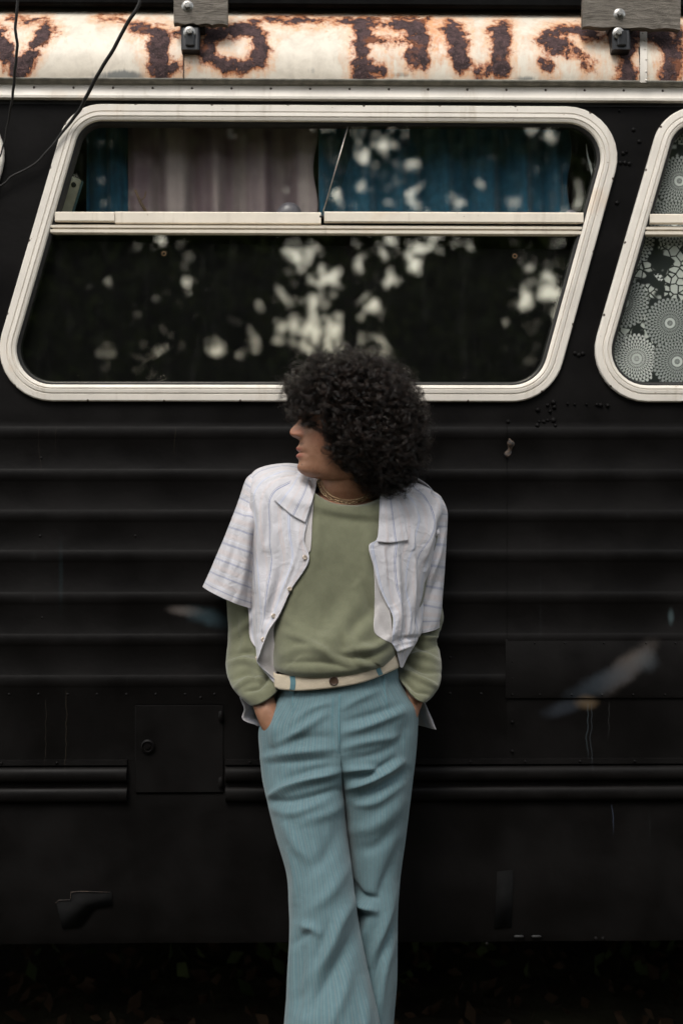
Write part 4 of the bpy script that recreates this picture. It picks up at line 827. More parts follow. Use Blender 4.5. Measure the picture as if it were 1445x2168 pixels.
for t in np.linspace(0, 1, 9):
    row = []
    for a in wb:
        px = a[0]+(a[2]-a[0])*t; py = a[1]-8+(a[3]-a[1]+8+3)*t; x_ = (px-712)/142.; dd = .192+.121*math.sqrt(max(0, 1-min(1, x_*x_)))-.02*max(0, -x_-1)*8
        row.append(P(px, py, dd+.004+.0015*math.sin(math.pi*t)))
    g_.append(row)
g_ = np.array(g_); wbt = bvh(g_, False); mb = MB(); mb.grid(g_); wbo = solidify(mb.build('waistband', M['waist'], trou), .003)
def wd(px, py, k=0.): h_ = hit(wbt, px, py); return (h_ if h_ is not None else td(px, py))+k
strip3([(618, 1428), (620, 1446), (617, 1468)], 11, .002, M['loop'], 'belt_loop', trou, .003, wd)
strip3([(797, 1408), (801, 1418), (806, 1430)], 10, .002, M['loop'], 'belt_loop', trou, .003, wd)
mb = MB(); c = P(706, 1441, wd(706, 1441)); g_ = [[(c[0]+r_*math.cos(a), c[1]-y_, c[2]+r_*math.sin(a)) for a in np.linspace(0, 2*math.pi, 20, endpoint=False)] for r_, y_ in ((.0105, .001), (.0108, .004), (.009, .0052), (.006, .004), (.0001, .004))]
mb.grid(g_, cu=True); autosmooth(mb.build('waist_button', M['brown_button'], trou), 35)

# ---- open striped overshirt
def sheet(rows, nv, nu, tree=None, gap=.007, strokes=(), noise=1.2, per=.001, uscale=None, sgn=-1, uvrot=False, u0=0.):
    r = np.array(rows, float); a = cr(r, nv); a = cr(a.transpose(1, 0, 2), nu).transpose(1, 0, 2); px, py, d = a[..., 0], a[..., 1], a[..., 2]
    if tree is not None:
        ex = np.zeros(px.shape)
        for i in range(nv):
            for j in range(nu):
                hs_ = [hit(t_, px[i, j], py[i, j]) for t_ in tree]; hs_ = [h for h in hs_ if h is not None]
                if hs_: ex[i, j] = max(0, max(hs_)+gap-d[i, j])
        for _ in range(4):
            e2 = np.pad(ex, 1, mode='edge'); ex = np.maximum(ex, (e2[:-2, 1:-1]+e2[2:, 1:-1]+e2[1:-1, :-2]+e2[1:-1, 2:])/4)
        d = d+ex
    g = P(px, py, d); g = fold(g, strokes, sgn, False, None, noise)
    if tree is not None:
        px, py = proj(g); ex = np.zeros(px.shape)
        for i in range(nv):
            for j in range(nu):
                hs_ = [h for h in (hit(t_, px[i, j], py[i, j]) for t_ in tree) if h is not None]
                if hs_: ex[i, j] = max(0, max(hs_)+gap*.6+g[i, j, 1])
        for _ in range(3):
            e2 = np.pad(ex, 1, mode='edge'); ex = np.maximum(ex, (e2[:-2, 1:-1]+e2[2:, 1:-1]+e2[1:-1, :-2]+e2[1:-1, 2:])/4)
        g = g.copy(); g[..., 1] -= ex
    lu = np.linalg.norm(np.diff(g, axis=1), axis=-1).mean(0); u = np.r_[0, np.cumsum(lu)]+u0; v = np.linspace(0, 1, nv)
    return g, np.stack(np.broadcast_arrays(u[None], v[:, None]), -1)
LP_ = [[(700, 1000, 0.08), (668, 992, 0.1), (652, 1008, 0.15), (656, 1030, 0.2), (664, 1050, 0.225)], [(640, 985, 0.06), (600, 981, 0.1), (600, 1002, 0.17), (628, 1045, 0.215), (656, 1085, 0.235)], [(575, 1000, 0.05), (534, 1001, 0.11), (550, 1035, 0.185), (600, 1075, 0.225), (650, 1108, 0.245)], [(514, 1078, 0.095), (524, 1075, 0.13), (545, 1105, 0.2), (600, 1128, 0.235), (644, 1146, 0.25)], [(518, 1185, 0.115), (528, 1182, 0.15), (552, 1186, 0.215), (605, 1188, 0.25), (653, 1188, 0.262)], [(521, 1253, 0.125), (531, 1250, 0.16), (552, 1250, 0.235), (588, 1249, 0.26), (617, 1247, 0.27)], [(527, 1308, 0.13), (537, 1305, 0.165), (553, 1304, 0.24), (572, 1303, 0.265), (590, 1301, 0.275)], [(531, 1355, 0.135), (541, 1352, 0.17), (549, 1348, 0.245), (557, 1343, 0.265), (567, 1337, 0.275)], [(562, 1395, 0.12), (544, 1392, 0.18), (545, 1391, 0.24), (546, 1389, 0.26), (548, 1387, 0.27)], [(566, 1425, 0.15), (552, 1412, 0.2), (549, 1409, 0.245), (547, 1407, 0.255), (547, 1405, 0.262)], [(580, 1445, 0.17), (578, 1440, 0.21), (580, 1441, 0.235), (582, 1441, 0.243), (585, 1442, 0.25)]]
lps = [([(560, 1040), (552, 1130), (538, 1250)], 9, 4), ([(548, 1090), (540, 1180), (535, 1290)], 7, -4), ([(585, 1120), (572, 1220), (556, 1330)], 11, 6), ([(600, 1100), (598, 1180), (580, 1260), (566, 1310)], 9, -6), ([(560, 1170), (556, 1260), (548, 1340)], 8, -6), ([(630, 1120), (632, 1180), (600, 1260)], 10, 4.5), ([(640, 1150), (622, 1210), (590, 1280)], 7, -3), ([(545, 1010), (600, 1000), (620, 1004)], 3, -1.2), ([(572, 1168), (568, 1200), (566, 1225)], 8, -5), ([(535, 1030), (530, 1100), (530, 1180)], 6, 3), ([(590, 1010), (580, 1060), (572, 1110)], 12, 2.5), ([(615, 1030), (600, 1070), (590, 1110)], 9, -2.5)]
lpx = [([(548, 1028), (585, 1012), (628, 1006)], 2.2, -2.5), ([(540, 1040), (548, 1100), (545, 1160)], 5, 6), ([(556, 1030), (565, 1090), (562, 1150)], 5, -5), ([(575, 1060), (580, 1110), (574, 1170)], 5, 4), ([(590, 1180), (578, 1240), (562, 1300)], 5, 4.5), ([(618, 1120), (612, 1180), (596, 1230)], 5, -4.5), ([(632, 1160), (620, 1200), (604, 1240)], 4, 4), ([(552, 1260), (548, 1310), (546, 1370)], 4, 4)]
rpx = [([(852, 1044), (890, 1054), (935, 1082)], 2.2, -2.5), ([(872, 1060), (878, 1110), (876, 1160)], 5, 5), ([(900, 1070), (912, 1110), (908, 1150)], 5, 5), ([(855, 1100), (856, 1150), (852, 1200)], 5, -4), ([(842, 1260), (848, 1310), (846, 1345)], 4, 5), ([(866, 1270), (866, 1310), (862, 1350)], 4, 5), ([(812, 1160), (816, 1190), (822, 1230)], 5, 3), ([(884, 1280), (880, 1320), (876, 1345)], 4, -4)]
lg, lu = sheet(LP_, 130, 90, [tee_tree, bvh(gl)], .009, [(q[0], q[1]*.75, q[2]*1.6)+q[3:] for q in lps]+lpx, 2.2)
RP_ = [[(803, 1052, 0.215), (812, 1040, 0.19), (830, 1022, 0.15), (825, 1008, 0.1), (790, 1005, 0.06)], [(802, 1100, 0.235), (830, 1072, 0.215), (864, 1045, 0.17), (874, 1017, 0.11), (850, 1012, 0.06)], [(798, 1140, 0.25), (838, 1118, 0.23), (888, 1088, 0.2), (915, 1040, 0.13), (900, 1035, 0.06)], [(781, 1156, 0.262), (832, 1152, 0.25), (886, 1142, 0.215), (935, 1078, 0.158), (925, 1080, 0.07)], [(791, 1200, 0.265), (830, 1192, 0.255), (872, 1182, 0.22), (908, 1165, 0.175), (920, 1168, 0.115)], [(801, 1240, 0.268), (834, 1238, 0.26), (866, 1233, 0.23), (894, 1226, 0.17), (906, 1229, 0.125)], [(815, 1272, 0.27), (840, 1270, 0.26), (868, 1266, 0.235), (892, 1262, 0.18), (904, 1265, 0.135)], [(831, 1306, 0.272), (848, 1302, 0.26), (870, 1298, 0.24), (891, 1296, 0.19), (903, 1299, 0.145)], [(829, 1350, 0.275), (848, 1348, 0.262), (870, 1346, 0.245), (890, 1340, 0.2), (880, 1342, 0.12)], [(833, 1366, 0.272), (850, 1371, 0.262), (866, 1372, 0.245), (880, 1362, 0.21), (872, 1364, 0.14)], [(843, 1392, 0.262), (850, 1396, 0.255), (858, 1396, 0.245), (864, 1388, 0.225), (860, 1388, 0.17)], [(846, 1412, 0.25), (849, 1414, 0.248), (853, 1412, 0.244), (856, 1404, 0.235), (853, 1404, 0.2)]]
rps = [([(860, 1050), (900, 1130), (905, 1210)], 9, 4), ([(850, 1070), (885, 1140), (888, 1230), (876, 1320)], 9, -5), ([(838, 1150), (842, 1230), (842, 1300), (836, 1340)], 9, 5), ([(820, 1165), (826, 1220), (836, 1290)], 7, -4), ([(862, 1170), (862, 1250), (856, 1350)], 9, -4.5), ([(880, 1190), (878, 1270), (874, 1350)], 8, 4.5), ([(925, 1060), (915, 1120), (903, 1180)], 8, 4), ([(935, 1100), (915, 1150), (900, 1200)], 6, -4), ([(830, 1362), (855, 1352), (885, 1350)], 6, -5), ([(835, 1380), (855, 1372), (872, 1366)], 5, 4), ([(855, 1040), (890, 1050), (935, 1075)], 3, -1.2), ([(880, 1050), (893, 1100), (898, 1150)], 8, -3)]
rg_, ru = sheet(RP_, 130, 90, [tee_tree, bvh(gr)], .009, [(q[0], q[1]*.75, q[2]*1.6)+q[3:] for q in rps]+rpx, 2.2, u0=.012)
mb = MB(); mb.grid(lg, uv=lu.reshape(-1, 2)); mb.grid(rg_, uv=ru.reshape(-1, 2))
# back of the shirt, its hem corners showing behind the wrists
BK = []
for py, x0, x1, dm in ((1004, 640, 830, .05), (1015, 575, 885, .035), (1060, 535, 925, .03), (1150, 520, 925, .03), (1250, 522, 915, .035), (1340, 528, 908, .04), (1420, 530, 904, .05), (1468, 508, 892, .06), (1500, 517, 905, .065), (1522, 514, 914, .07), (1537, 545, 922, .075)):
    row = []
    for k, t in enumerate(np.linspace(0, 1, 9)):
        e = abs(2*t-1); yy = py+(8 if k == 8 and py > 1530 else 0)-(12*(1-e) if py > 1500 else 0); row.append((x0+(x1-x0)*t, yy, dm+(.10 if py > 1400 else .09)*e**3))
    BK.append(row)
bgd, bu = sheet(BK, 80, 90, None, 0, [([(525, 1480), (530, 1500), (540, 1530)], 6, 5), ([(900, 1490), (905, 1515), (915, 1540)], 6, 5)], 2.)
mb.grid(bgd, uv=bu.reshape(-1, 2))
shirt = solidify(mb.build('overshirt', M['shirt'], person, uv=True), .0014, 1)
def rot_uv(u): return u[..., ::-1]*np.array([.34, 1.])
SL = [(534, 1003, 556, 1030, .10, .035), (521, 1016, 560, 1052, .10, .050), (508, 1054, 566, 1084, .10, .062), (494, 1092, 568, 1115, .104, .076), (478, 1132, 562, 1160, .10, .080), (460, 1174, 556, 1210, .098, .084), (445, 1210, 550, 1250, .096, .086, 2), (432, 1238, 545, 1285, .095, .086, 5), (430, 1243, 544, 1291, .095, .086, 6)]
sls = [([(520, 1060), (500, 1140), (470, 1240)], 11, 5), ([(530, 1090), (520, 1180), (500, 1270)], 9, -6), ([(500, 1100), (480, 1180), (452, 1240)], 8, -4), ([(535, 1130), (530, 1210), (522, 1280)], 7, 4.5), ([(515, 1180), (505, 1240), (488, 1280)], 7, 3)]
g, uv, wt = ring_tube(SL, 90, 110, 2.1); g = fold(g, [(q[0], q[1]*.8, q[2]*1.5) for q in sls], 1, True, .2+.8*wt, 2.4)
mb = MB(); mb.grid(g, uv=rot_uv(uv).reshape(-1, 2), cu=True); solidify(mb.build('short_sleeve', M['sleeve'], shirt, uv=True), .0014)
SR = [(908, 1036, 932, 1052, .10, .035), (900, 1050, 942, 1072, .10, .048), (890, 1084, 946, 1092, .10, .050), (876, 1130, 944, 1130, .10, .056), (862, 1180, 941, 1190, .103, .072), (862, 1235, 936, 1250, .10, .074), (860, 1290, 932, 1300, .098, .074), (860, 1334, 929, 1322, .097, .074, 5), (860, 1341, 929, 1328, .097, .074, 6)]
srs = [([(938, 1090), (918, 1140), (898, 1200)], 8, 5), ([(942, 1120), (925, 1180), (902, 1240)], 7, -5), ([(938, 1180), (920, 1240), (900, 1290)], 8, 4), ([(930, 1240), (925, 1290), (918, 1330)], 7, -4)]
g, uv, wt = ring_tube(SR, 100, 110, 2.1); g = fold(g, [(q[0], q[1]*.8, q[2]*1.5) for q in srs], 1, True, .2+.8*wt, 2.4)
mb = MB(); mb.grid(g, uv=rot_uv(uv).reshape(-1, 2)*np.array([1.05, 1]), cu=True); solidify(mb.build('short_sleeve', M['sleeve'], shirt, uv=True), .0014)
# inside facings seen where the fronts fall open
fc_, fu = sheet([[(648, 1106, .238), (655, 1080, .236), (664, 1058, .23)], [(644, 1130, .24), (652, 1125, .24), (660, 1112, .238)], [(644, 1150, .245), (652, 1148, .243), (659, 1140, .24)], [(651, 1172, .25), (654, 1170, .248), (657, 1165, .245)]], 24, 14, [tee_tree], .005, (), .5)
mb = MB(); mb.grid(fc_); solidify(mb.build('facing', M['lining'], shirt), .001, 1)
fc_, fu = sheet([[(589, 1300, .266), (592, 1299, .262), (595, 1298, .258)], [(565, 1338, .266), (572, 1336, .262), (580, 1330, .258)], [(547, 1386, .26), (566, 1384, .258), (582, 1378, .252)], [(546, 1404, .255), (568, 1410, .25), (585, 1410, .246)], [(576, 1436, .246), (581, 1438, .245), (586, 1440, .242)]], 40, 20, [tee_tree, bvh(gl)], .004, [([(570, 1345), (575, 1390), (582, 1430)], 6, -3)], .8)
mb = MB(); mb.grid(fc_); solidify(mb.build('facing', M['lining'], shirt), .001, 1)
fc_, fu = sheet([[(790, 1196, .262), (792, 1198, .262), (794, 1200, .262)], [(793, 1236, .26), (798, 1238, .263), (804, 1242, .266)], [(792, 1290, .258), (806, 1288, .262), (824, 1290, .268)], [(792, 1336, .256), (810, 1340, .262), (831, 1342, .27)], [(808, 1352, .258), (820, 1358, .262), (833, 1364, .27)]], 46, 22, [tee_tree], .004, [([(812, 1260), (814, 1300), (820, 1340)], 7, -4)], .8)
mb = MB(); mb.grid(fc_); solidify(mb.build('facing', M['lining'], shirt), .001, 1)
# camp collar
def collar(rows, label_side, u0, strokes=()):
    g_, u_ = sheet(rows, 50, 40, [tee_tree, shirt_tree], .006, strokes, .6, u0=u0); m = MB(); m.grid(g_, uv=u_.reshape(-1, 2)); return solidify(m.build('collar', M['shirt'], shirt, uv=True), .0022, 1)
def bvh2(gs):
    V, Fc, n0 = [], [], 0
    for g in gs:
        nv, nu = g.shape[:2]; V += [Vector(q) for q in g.reshape(-1, 3)]; Fc += [(n0+i*nu+j, n0+i*nu+j+1, n0+(i+1)*nu+j+1, n0+(i+1)*nu+j) for i in range(nv-1) for j in range(nu-1)]; n0 += nv*nu
    return BVHTree.FromPolygons(V, Fc)
shirt_tree = bvh2([lg, rg_])
collar([[(640, 984, .10), (660, 984, .09), (685, 990, .08), (700, 1000, .08)], [(626, 1006, .17), (642, 1002, .165), (660, 1004, .15), (675, 1012, .165)], [(605, 1033, .21), (624, 1040, .215), (645, 1046, .21), (664, 1050, .215)], [(580, 1058, .225), (600, 1076, .235), (622, 1093, .24), (646, 1106, .245)]], 0, .005, [([(600, 1042), (622, 1060), (650, 1072)], 10, 2.5)])
collar([[(782, 1000, .07), (800, 1002, .08), (822, 1008, .09), (838, 1016, .10)], [(805, 1045, .2), (814, 1040, .19), (826, 1036, .175), (840, 1037, .17)], [(804, 1095, .235), (816, 1094, .232), (834, 1091, .225), (853, 1092, .22)], [(799, 1147, .262), (820, 1149, .262), (842, 1147, .255), (864, 1144, .245)]], 1, .02, [([(815, 1060), (820, 1100), (818, 1140)], 10, 2.5)])
# shirt buttons on the left front edge
for px, py in ((645, 1180), (613, 1247), (579, 1304), (557, 1354), (545, 1394)):
    h_ = hit(shirt_tree, px-2, py) or .27; c = P(px, py, h_+.004); m = MB(); q = np.array(Vector((.35, -1, .1)).normalized().to_track_quat('Z', 'Y').to_matrix())
    g_ = [[(r_*math.cos(a), r_*math.sin(a), y_) for a in np.linspace(0, 2*math.pi, 16, endpoint=False)] for r_, y_ in ((.0001, -.0012), (.0055, -.001), (.0058, .0005), (.0045, .0016), (.003, .0008), (.0001, .0008))]
    m.grid(np.array(g_)@q.T+c, cu=True); m.build('shirt_button', M['button'], shirt)

# ---- body: one continuous surface
bm_ = MB()
DH = .20
YH = R(-7)      # the head is turned almost fully to its right
hp = np.array([  # py, front x, back x, half width m, front exponent
 (794, 712, 742, .012, 2.0), (797, 690, 762, .034, 2.0), (804, 668, 782, .052, 2.1), (818, 650, 799, .066, 2.2), (838, 638, 809, .074, 2.4), (860, 632, 814, .077, 2.6), (876, 631, 815, .077, 2.6), (886, 634, 814, .076, 2.5), (898, 638, 812, .075, 2.3), (912, 639, 808, .074, 2.2),
 (926, 637, 804, .072, 2.1), (936, 633.5, 800, .069, 2.05), (946, 631, 797, .066, 2.0), (956, 631, 794, .063, 2.0), (966, 631, 791, .060, 2.0), (978, 632.5, 788, .056, 2.0), (988, 629.5, 786, .052, 2.0), (996, 631, 784, .049, 2.0), (1003, 637, 783, .046, 1.95), (1009, 648, 782, .043, 1.9), (1013, 664, 782, .040, 1.9), (1015, 690, 781, .036, 1.9)])
npy = np.concatenate([np.linspace(794, 880, 60), np.linspace(881, 1000, 150), np.linspace(1001, 1015, 30)])
pr_ = np.stack([np.interp(npy, hp[:, 0], hp[:, k]) for k in range(1, 5)], 1)
for _ in range(6): pr_[3:-1] = (pr_[2:-2]+2*pr_[3:-1]+pr_[4:])/4
nth = 300; th = np.sign(np.linspace(-1, 1, nth, endpoint=False))*np.abs(np.linspace(-1, 1, nth, endpoint=False))**1.35*np.pi
xf, xb, W_, e_ = [pr_[:, k:k+1] for k in range(4)]; xm = 735+0*xf; xm = np.where(xf > 680, xf+20, xm)
ct, st_ = np.cos(th)[None], np.sin(th)[None]; front = ct > 0; ee = np.where(front, e_, 2.1)
cc = np.abs(ct)**(2/ee); ss = np.abs(st_)**(2/ee)*np.sign(st_)
hx = np.where(front, xm-(xm-xf)*cc, xm+(xb-xm)*cc); lat = W_*ss; PY = npy[:, None]+0*hx
al = np.abs(lat); fw = (front & (np.abs(hx-xf) < 60)).astype(float)
N_ = np.interp(npy, [884, 888, 892, 897, 903, 909, 913, 918, 922, 926, 930, 934], [0, 1.5, 5, 10.5, 17.5, 23.5, 25.5, 25.5, 23, 17, 7, 0])[:, None]
wn = np.interp(npy, [880, 895, 905, 915, 932], [.0085, .0085, .0105, .0125, .0115])[:, None]
dx = N_*np.exp(-(al/wn)**2.6)
G2 = lambda cy, cl, sy, sl_: np.exp(-((PY-cy)/sy)**2-((al-cl)/sl_)**2)
dx += 13*G2(921, .0155, 7, .007)           # nostril wings
dx -= 7*G2(929, .0075, 3.2, .004)             # nostrils
dx += 5*G2(950, 0, 5.5, .017)+5.2*G2(966.5, 0, 5.5, .015)   # lips
dx -= 5.0*np.exp(-((PY-(958.5+al*60))/2.0)**2-(al/.022)**4)
dx -= 1.5*G2(941, 0, 5, .004)
dx -= 2.5*G2(962, .027, 6, .005)
dx -= 9*G2(895, .031, 11, .013); dx += 4*G2(880, .028, 5, .018); dx += 3.5*G2(918, .045, 12, .016); dx += 1.5*G2(990, 0, 8, .014)
hx = hx-dx*fw
# into metres round the head's own upright axis, then turn
hc = P(735, 900, DH); ex_ = P(736, 900, DH)-hc; sc1 = ex_[0]
lx = (hx-735)*sc1; ly = -lat; zz_ = P(735, PY, DH)[..., 2]
c_, s_ = math.cos(-YH), math.sin(-YH)
wx = hc[0]+lx*c_-ly*s_*1; wy = hc[1]+lx*s_+ly*c_
head_g = np.stack([wx, wy, zz_], -1)
bm_.grid(head_g[:, ::-1], cu=True)
n0 = bm_.n-len(npy)*nth; bm_.f.append(tuple(n0+i for i in range(nth))); bm_.f.append(tuple(n0+(len(npy)-1)*nth+i for i in range(nth))[::-1])
for sg_ in (-1, 1):    # ears
    c0 = np.array([hc[0]+.012, hc[1]+sg_*.079, float(P(735, 910, DH)[2])]); g_ = []
    for t in np.linspace(-1.5, 1.5, 14): g_.append([(c0[0]+.018*math.cos(t)*math.cos(a), c0[1]+sg_*(.010*math.cos(t)*math.sin(a)+.004), c0[2]+.031*math.sin(t)) for a in np.linspace(0, 2*math.pi, 16, endpoint=False)])
    bm_.grid(g_, cu=True); k = bm_.n-14*16; bm_.f.append(tuple(k+i for i in range(16))[::-1]); bm_.f.append(tuple(k+13*16+i for i in range(16)))
def closed(rows, nv, nu, ex=2.2):
    g, _, _ = ring_tube(rows, nv, nu, ex); n0 = bm_.n; bm_.grid(g, cu=True); bm_.f.append(tuple(n0+i for i in range(nu))[::-1]); bm_.f.append(tuple(n0+(nv-1)*nu+i for i in range(nu)))
closed([(690, 960, 786, 950, .19, .050), (683, 990, 790, 985, .185, .054), (678, 1015, 792, 1012, .178, .057, 2), (675, 1032, 796, 1032, .17, .058, 6), (670, 1048, 804, 1052, .158, .057, 10), (655, 1062, 820, 1072, .15, .064, 12)], 50, 60)
closed([(690, 1034, 786, 1040, .155, .055, 8), (660, 1044, 815, 1058, .15, .062, 12), (605, 1040, 868, 1074, .14, .078, 12), (565, 1055, 905, 1095, .135, .098, 8), (556, 1100, 910, 1130, .135, .108), (562, 1180, 900, 1190, .14, .11), (575, 1280, 880, 1275, .16, .105), (590, 1370, 845, 1360, .18, .10), (592, 1440, 838, 1425, .188, .10), (580, 1520, 862, 1510, .20, .105), (570, 1600, 868, 1600, .215, .10), (575, 1650, 865, 1645, .225, .09)], 120, 90)
def limb(pts, n=40):
    q = cr(np.array([list(P(a, b, d))+[r_] for a, b, d, r_ in pts]), n); bm_.tube(q[:, :3], q[:, 3], 24)
limb([(572, 1065, .115, .050), (550, 1100, .10, .047), (530, 1200, .085, .044), (520, 1300, .082, .041), (526, 1385, .105, .033), (542, 1430, .16, .030), (554, 1470, .212, .027), (563, 1500, .235, .027), (580, 1535, .24, .029), (595, 1560, .238, .028)], 60)
limb([(890, 1105, .115, .046), (898, 1150, .10, .040), (900, 1240, .088, .034), (897, 1310, .088, .032), (892, 1372, .108, .031), (886, 1420, .155, .032), (878, 1462, .20, .027), (868, 1495, .215, .024), (856, 1525, .222, .028), (846, 1555, .225, .027)], 60)
def hand(wr, direc, side):
    "palm and five unequal bent fingers; side = where the thumb is"
    w0 = np.array(wr); d_ = np.array(direc, float); d_ /= np.linalg.norm(d_); up = np.array([0, -1, 0.]); lat_ = np.cross(d_, up); lat_ /= np.linalg.norm(lat_); lat_ *= side
    for k, (o, ln, r_) in enumerate(((-.025, .062, .0082), (-.011, .074, .009), (.009, .080, .0092), (.025, .072, .0088))):
        b = w0+d_*.055+lat_*o*.9; p = [w0+lat_*o*.35, b, b+d_*ln*.45-up*.004, b+d_*ln*.78-up*.014, b+d_*ln*.98-up*.024]; q = cr(np.array(p), 20); bm_.tube(q, np.r_[np.full(8, r_*1.35), np.linspace(r_*1.2, r_*.8, 12)], 12)
    p = [w0+lat_*.012, w0+d_*.022+lat_*.034, w0+d_*.05+lat_*.046-up*.004, w0+d_*.074+lat_*.046-up*.01]; q = cr(np.array(p), 16); bm_.tube(q, np.linspace(.014, .0085, 16), 12)
    g_ = [];
    for t in np.linspace(-1.5, 1.5, 14): g_.append([w0+d_*(.028+.038*math.sin(t))+lat_*(.034*math.cos(t)*math.cos(a))+up*(.015*math.cos(t)*math.sin(a)) for a in np.linspace(0, 2*math.pi, 20, endpoint=False)])
    bm_.grid(g_, cu=True); k = bm_.n-14*20; bm_.f.append(tuple(k+i for i in range(20))[::-1]); bm_.f.append(tuple(k+13*20+i for i in range(20)))
hand(P(604, 1552, .232), P(628, 1645, .245)-P(604, 1552, .232), -1)
hand(P(836, 1552, .225), P(818, 1645, .24)-P(836, 1552, .225), 1)
limb([(640, 1600, .225, .085), (650, 1700, .26, .078), (668, 1800, .305, .064), (685, 1900, .345, .056), (692, 1990, .365, .052), (700, 2080, .39, .050), (715, 2200, .42, .040), (725, 2300, .45, .034), (728, 2345, .45, .034)], 60)
limb([(795, 1600, .22, .082), (792, 1700, .235, .070), (792, 1800, .25, .056), (793, 1900, .27, .046), (796, 1990, .285, .040), (796, 2080, .30, .036), (792, 2200, .32, .033), (790, 2300, .34, .033), (788, 2345, .34, .033)], 60)
tmp = obj('body_tmp', np.concatenate(bm_.v), bm_.f)
m = tmp.modifiers.new('r', 'REMESH'); m.mode = 'VOXEL'; m.voxel_size = .0018; m.use_smooth_shade = True
m = tmp.modifiers.new('s', 'SMOOTH'); m.factor = .5; m.iterations = 2
dg = bpy.context.evaluated_depsgraph_get(); me = bpy.data.meshes.new_from_object(tmp.evaluated_get(dg)); bpy.data.objects.remove(tmp)
nv = len(me.vertices); cv = np.empty(nv*3, np.float32); me.vertices.foreach_get('co', cv); cv = cv.reshape(-1, 3)
# pigment of the face, stored by place on the head
q = cv-np.array([hc[0], hc[1], 0]); rx = q[:, 0]*c_+q[:, 1]*s_; ry = -q[:, 0]*s_+q[:, 1]*c_; hx_ = 735+rx/sc1; lt = -ry; hpy = 900-(cv[:, 2]-hc[2])*PS
hpy = proj(np.stack([np.full(nv, hc[0]), np.full(nv, hc[1]), cv[:, 2]], -1))[1]
isf = (hx_ < 690) & (cv[:, 2] > float(P(735, 1030, DH)[2]))
lip = np.maximum(np.exp(-((hpy-952)/4.6)**4), np.exp(-((hpy-965)/5.2)**4))*np.exp(-(np.abs(lt)/.021)**4)*isf*(hx_ < 652)
mous = np.exp(-((hpy-941)/4.5)**2)*smooth01((np.abs(lt)-.002)/.008)*smooth01((.030-np.abs(lt))/.008)*isf*(hx_ < 658)
mous = np.maximum(mous, .6*np.exp(-((hpy-977)/3)**2-(np.abs(lt)/.008)**2)*isf*(hx_ < 650))
ppx, ppy = proj(cv); mole = np.zeros(nv); fr_ = (cv[:, 1] < hc[1]+.02)
for a, b, r_ in ((638.5, 983.5, 1.8), (662, 993, 1.2), (675.5, 1002, 1.4), (673, 931, 1.1), (669, 945, 1.2), (684, 960, 1.)): mole = np.maximum(mole, np.exp(-(((ppx-a)**2+(ppy-b)**2)/r_**2)**1.5)*fr_)
flush = np.clip(np.exp(-((hpy-918)/9)**2)*(hx_ < 640)*.9+.5*np.exp(-((hpy-930)/22)**2-((hx_-672)/20)**2), 0, 1)*isf
scalp = np.maximum(smooth01((882-hpy)/8), smooth01((hx_-712)/14)*smooth01((1000-hpy)/10))*(cv[:, 2] > float(P(735, 1012, DH)[2]))
for an, av in (('scalp', scalp), ('lip', lip), ('stubble', mous), ('mole', mole), ('flush', flush)): a = me.attributes.new(an, 'FLOAT', 'POINT'); a.data.foreach_set('value', av.astype(np.float32))
s = NT('skin'); v = s.co(); n = s.noise(v, 60, 5, .6); n2 = s.noise(v, 420, 3, .6); n3 = s.noise(v, 14, 3)
c = s.mix(s.ramp(n, .3, .7), (.235, .115, .067), (.285, .148, .09)); c = s.mix(s.math('MULTIPLY', s.ramp(n3, .4, .7), .3), c, (.36, .165, .11))
c = s.mix(s.math('MULTIPLY', s.attr('flush'), .5), c, (.36, .12, .07)); c = s.mix(s.math('MULTIPLY', s.attr('lip'), .75), c, (.26, .07, .058))
c = s.mix(s.math('MULTIPLY', s.attr('stubble'), s.ramp(n2, .3, .62, .25, .75)), c, (.05, .03, .022)); c = s.mix(s.math('MULTIPLY', s.attr('mole'), .8), c, (.06, .03, .02))
c = s.mix(s.attr('scalp'), c, (.006, .004, .003))
M['skin'] = s.fin(c, s.ramp(n2, .3, .7, .42, .58), s.bump(s.math('ADD', n2, n), .35, .0015), 0, .4, Subsurface_Weight=.12, Subsurface_Radius=(.012, .004, .002), Subsurface_Scale=1.)
me.materials.clear(); me.materials.append(M['skin']); me.polygons.foreach_set('use_smooth', np.ones(len(me.polygons), bool))
body = bpy.data.objects.new('body', me); C.objects.link(body); body.parent = person; body.matrix_parent_inverse = Matrix.Translation(person.location).inverted()
lv = np.empty(len(me.loops), np.int32); me.loops.foreach_get('vertex_index', lv); lv = lv.reshape(-1, 4); lv = lv[cv[lv[:, 0], 2] > 1.38]
body_tree = BVHTree.FromPolygons([Vector(x) for x in cv.tolist()], lv.tolist())
M['eye'] = mat_simple('eye_white', (.25, .22, .2), .2, 0, .5, 40, .05); M['iris'] = mat_simple('brown_iris', (.04, .02, .01), .15, 0, .5)
for sg_ in (-1, 1):
    l_ = np.array([(654-735)*sc1, sg_*.031]); ec = np.array([hc[0]+l_[0]*c_-l_[1]*s_, hc[1]+l_[0]*s_+l_[1]*c_, float(P(735, 897, DH)[2])])
    m = MB(); m.grid([[(ec[0]+.0105*math.cos(t)*math.cos(a), ec[1]+.0105*math.cos(t)*math.sin(a), ec[2]+.0105*math.sin(t)) for a in np.linspace(0, 2*math.pi, 20, endpoint=False)] for t in np.linspace(-1.55, 1.55, 14)], cu=True); eo = m.build('eye', M['eye'], person)
    m = MB(); m.dome(ec+np.array([-.0088, 0, 0]), .0058, .0025, axis=(-1, 0, 0), n=16); m.build('iris', M['iris'], eo)
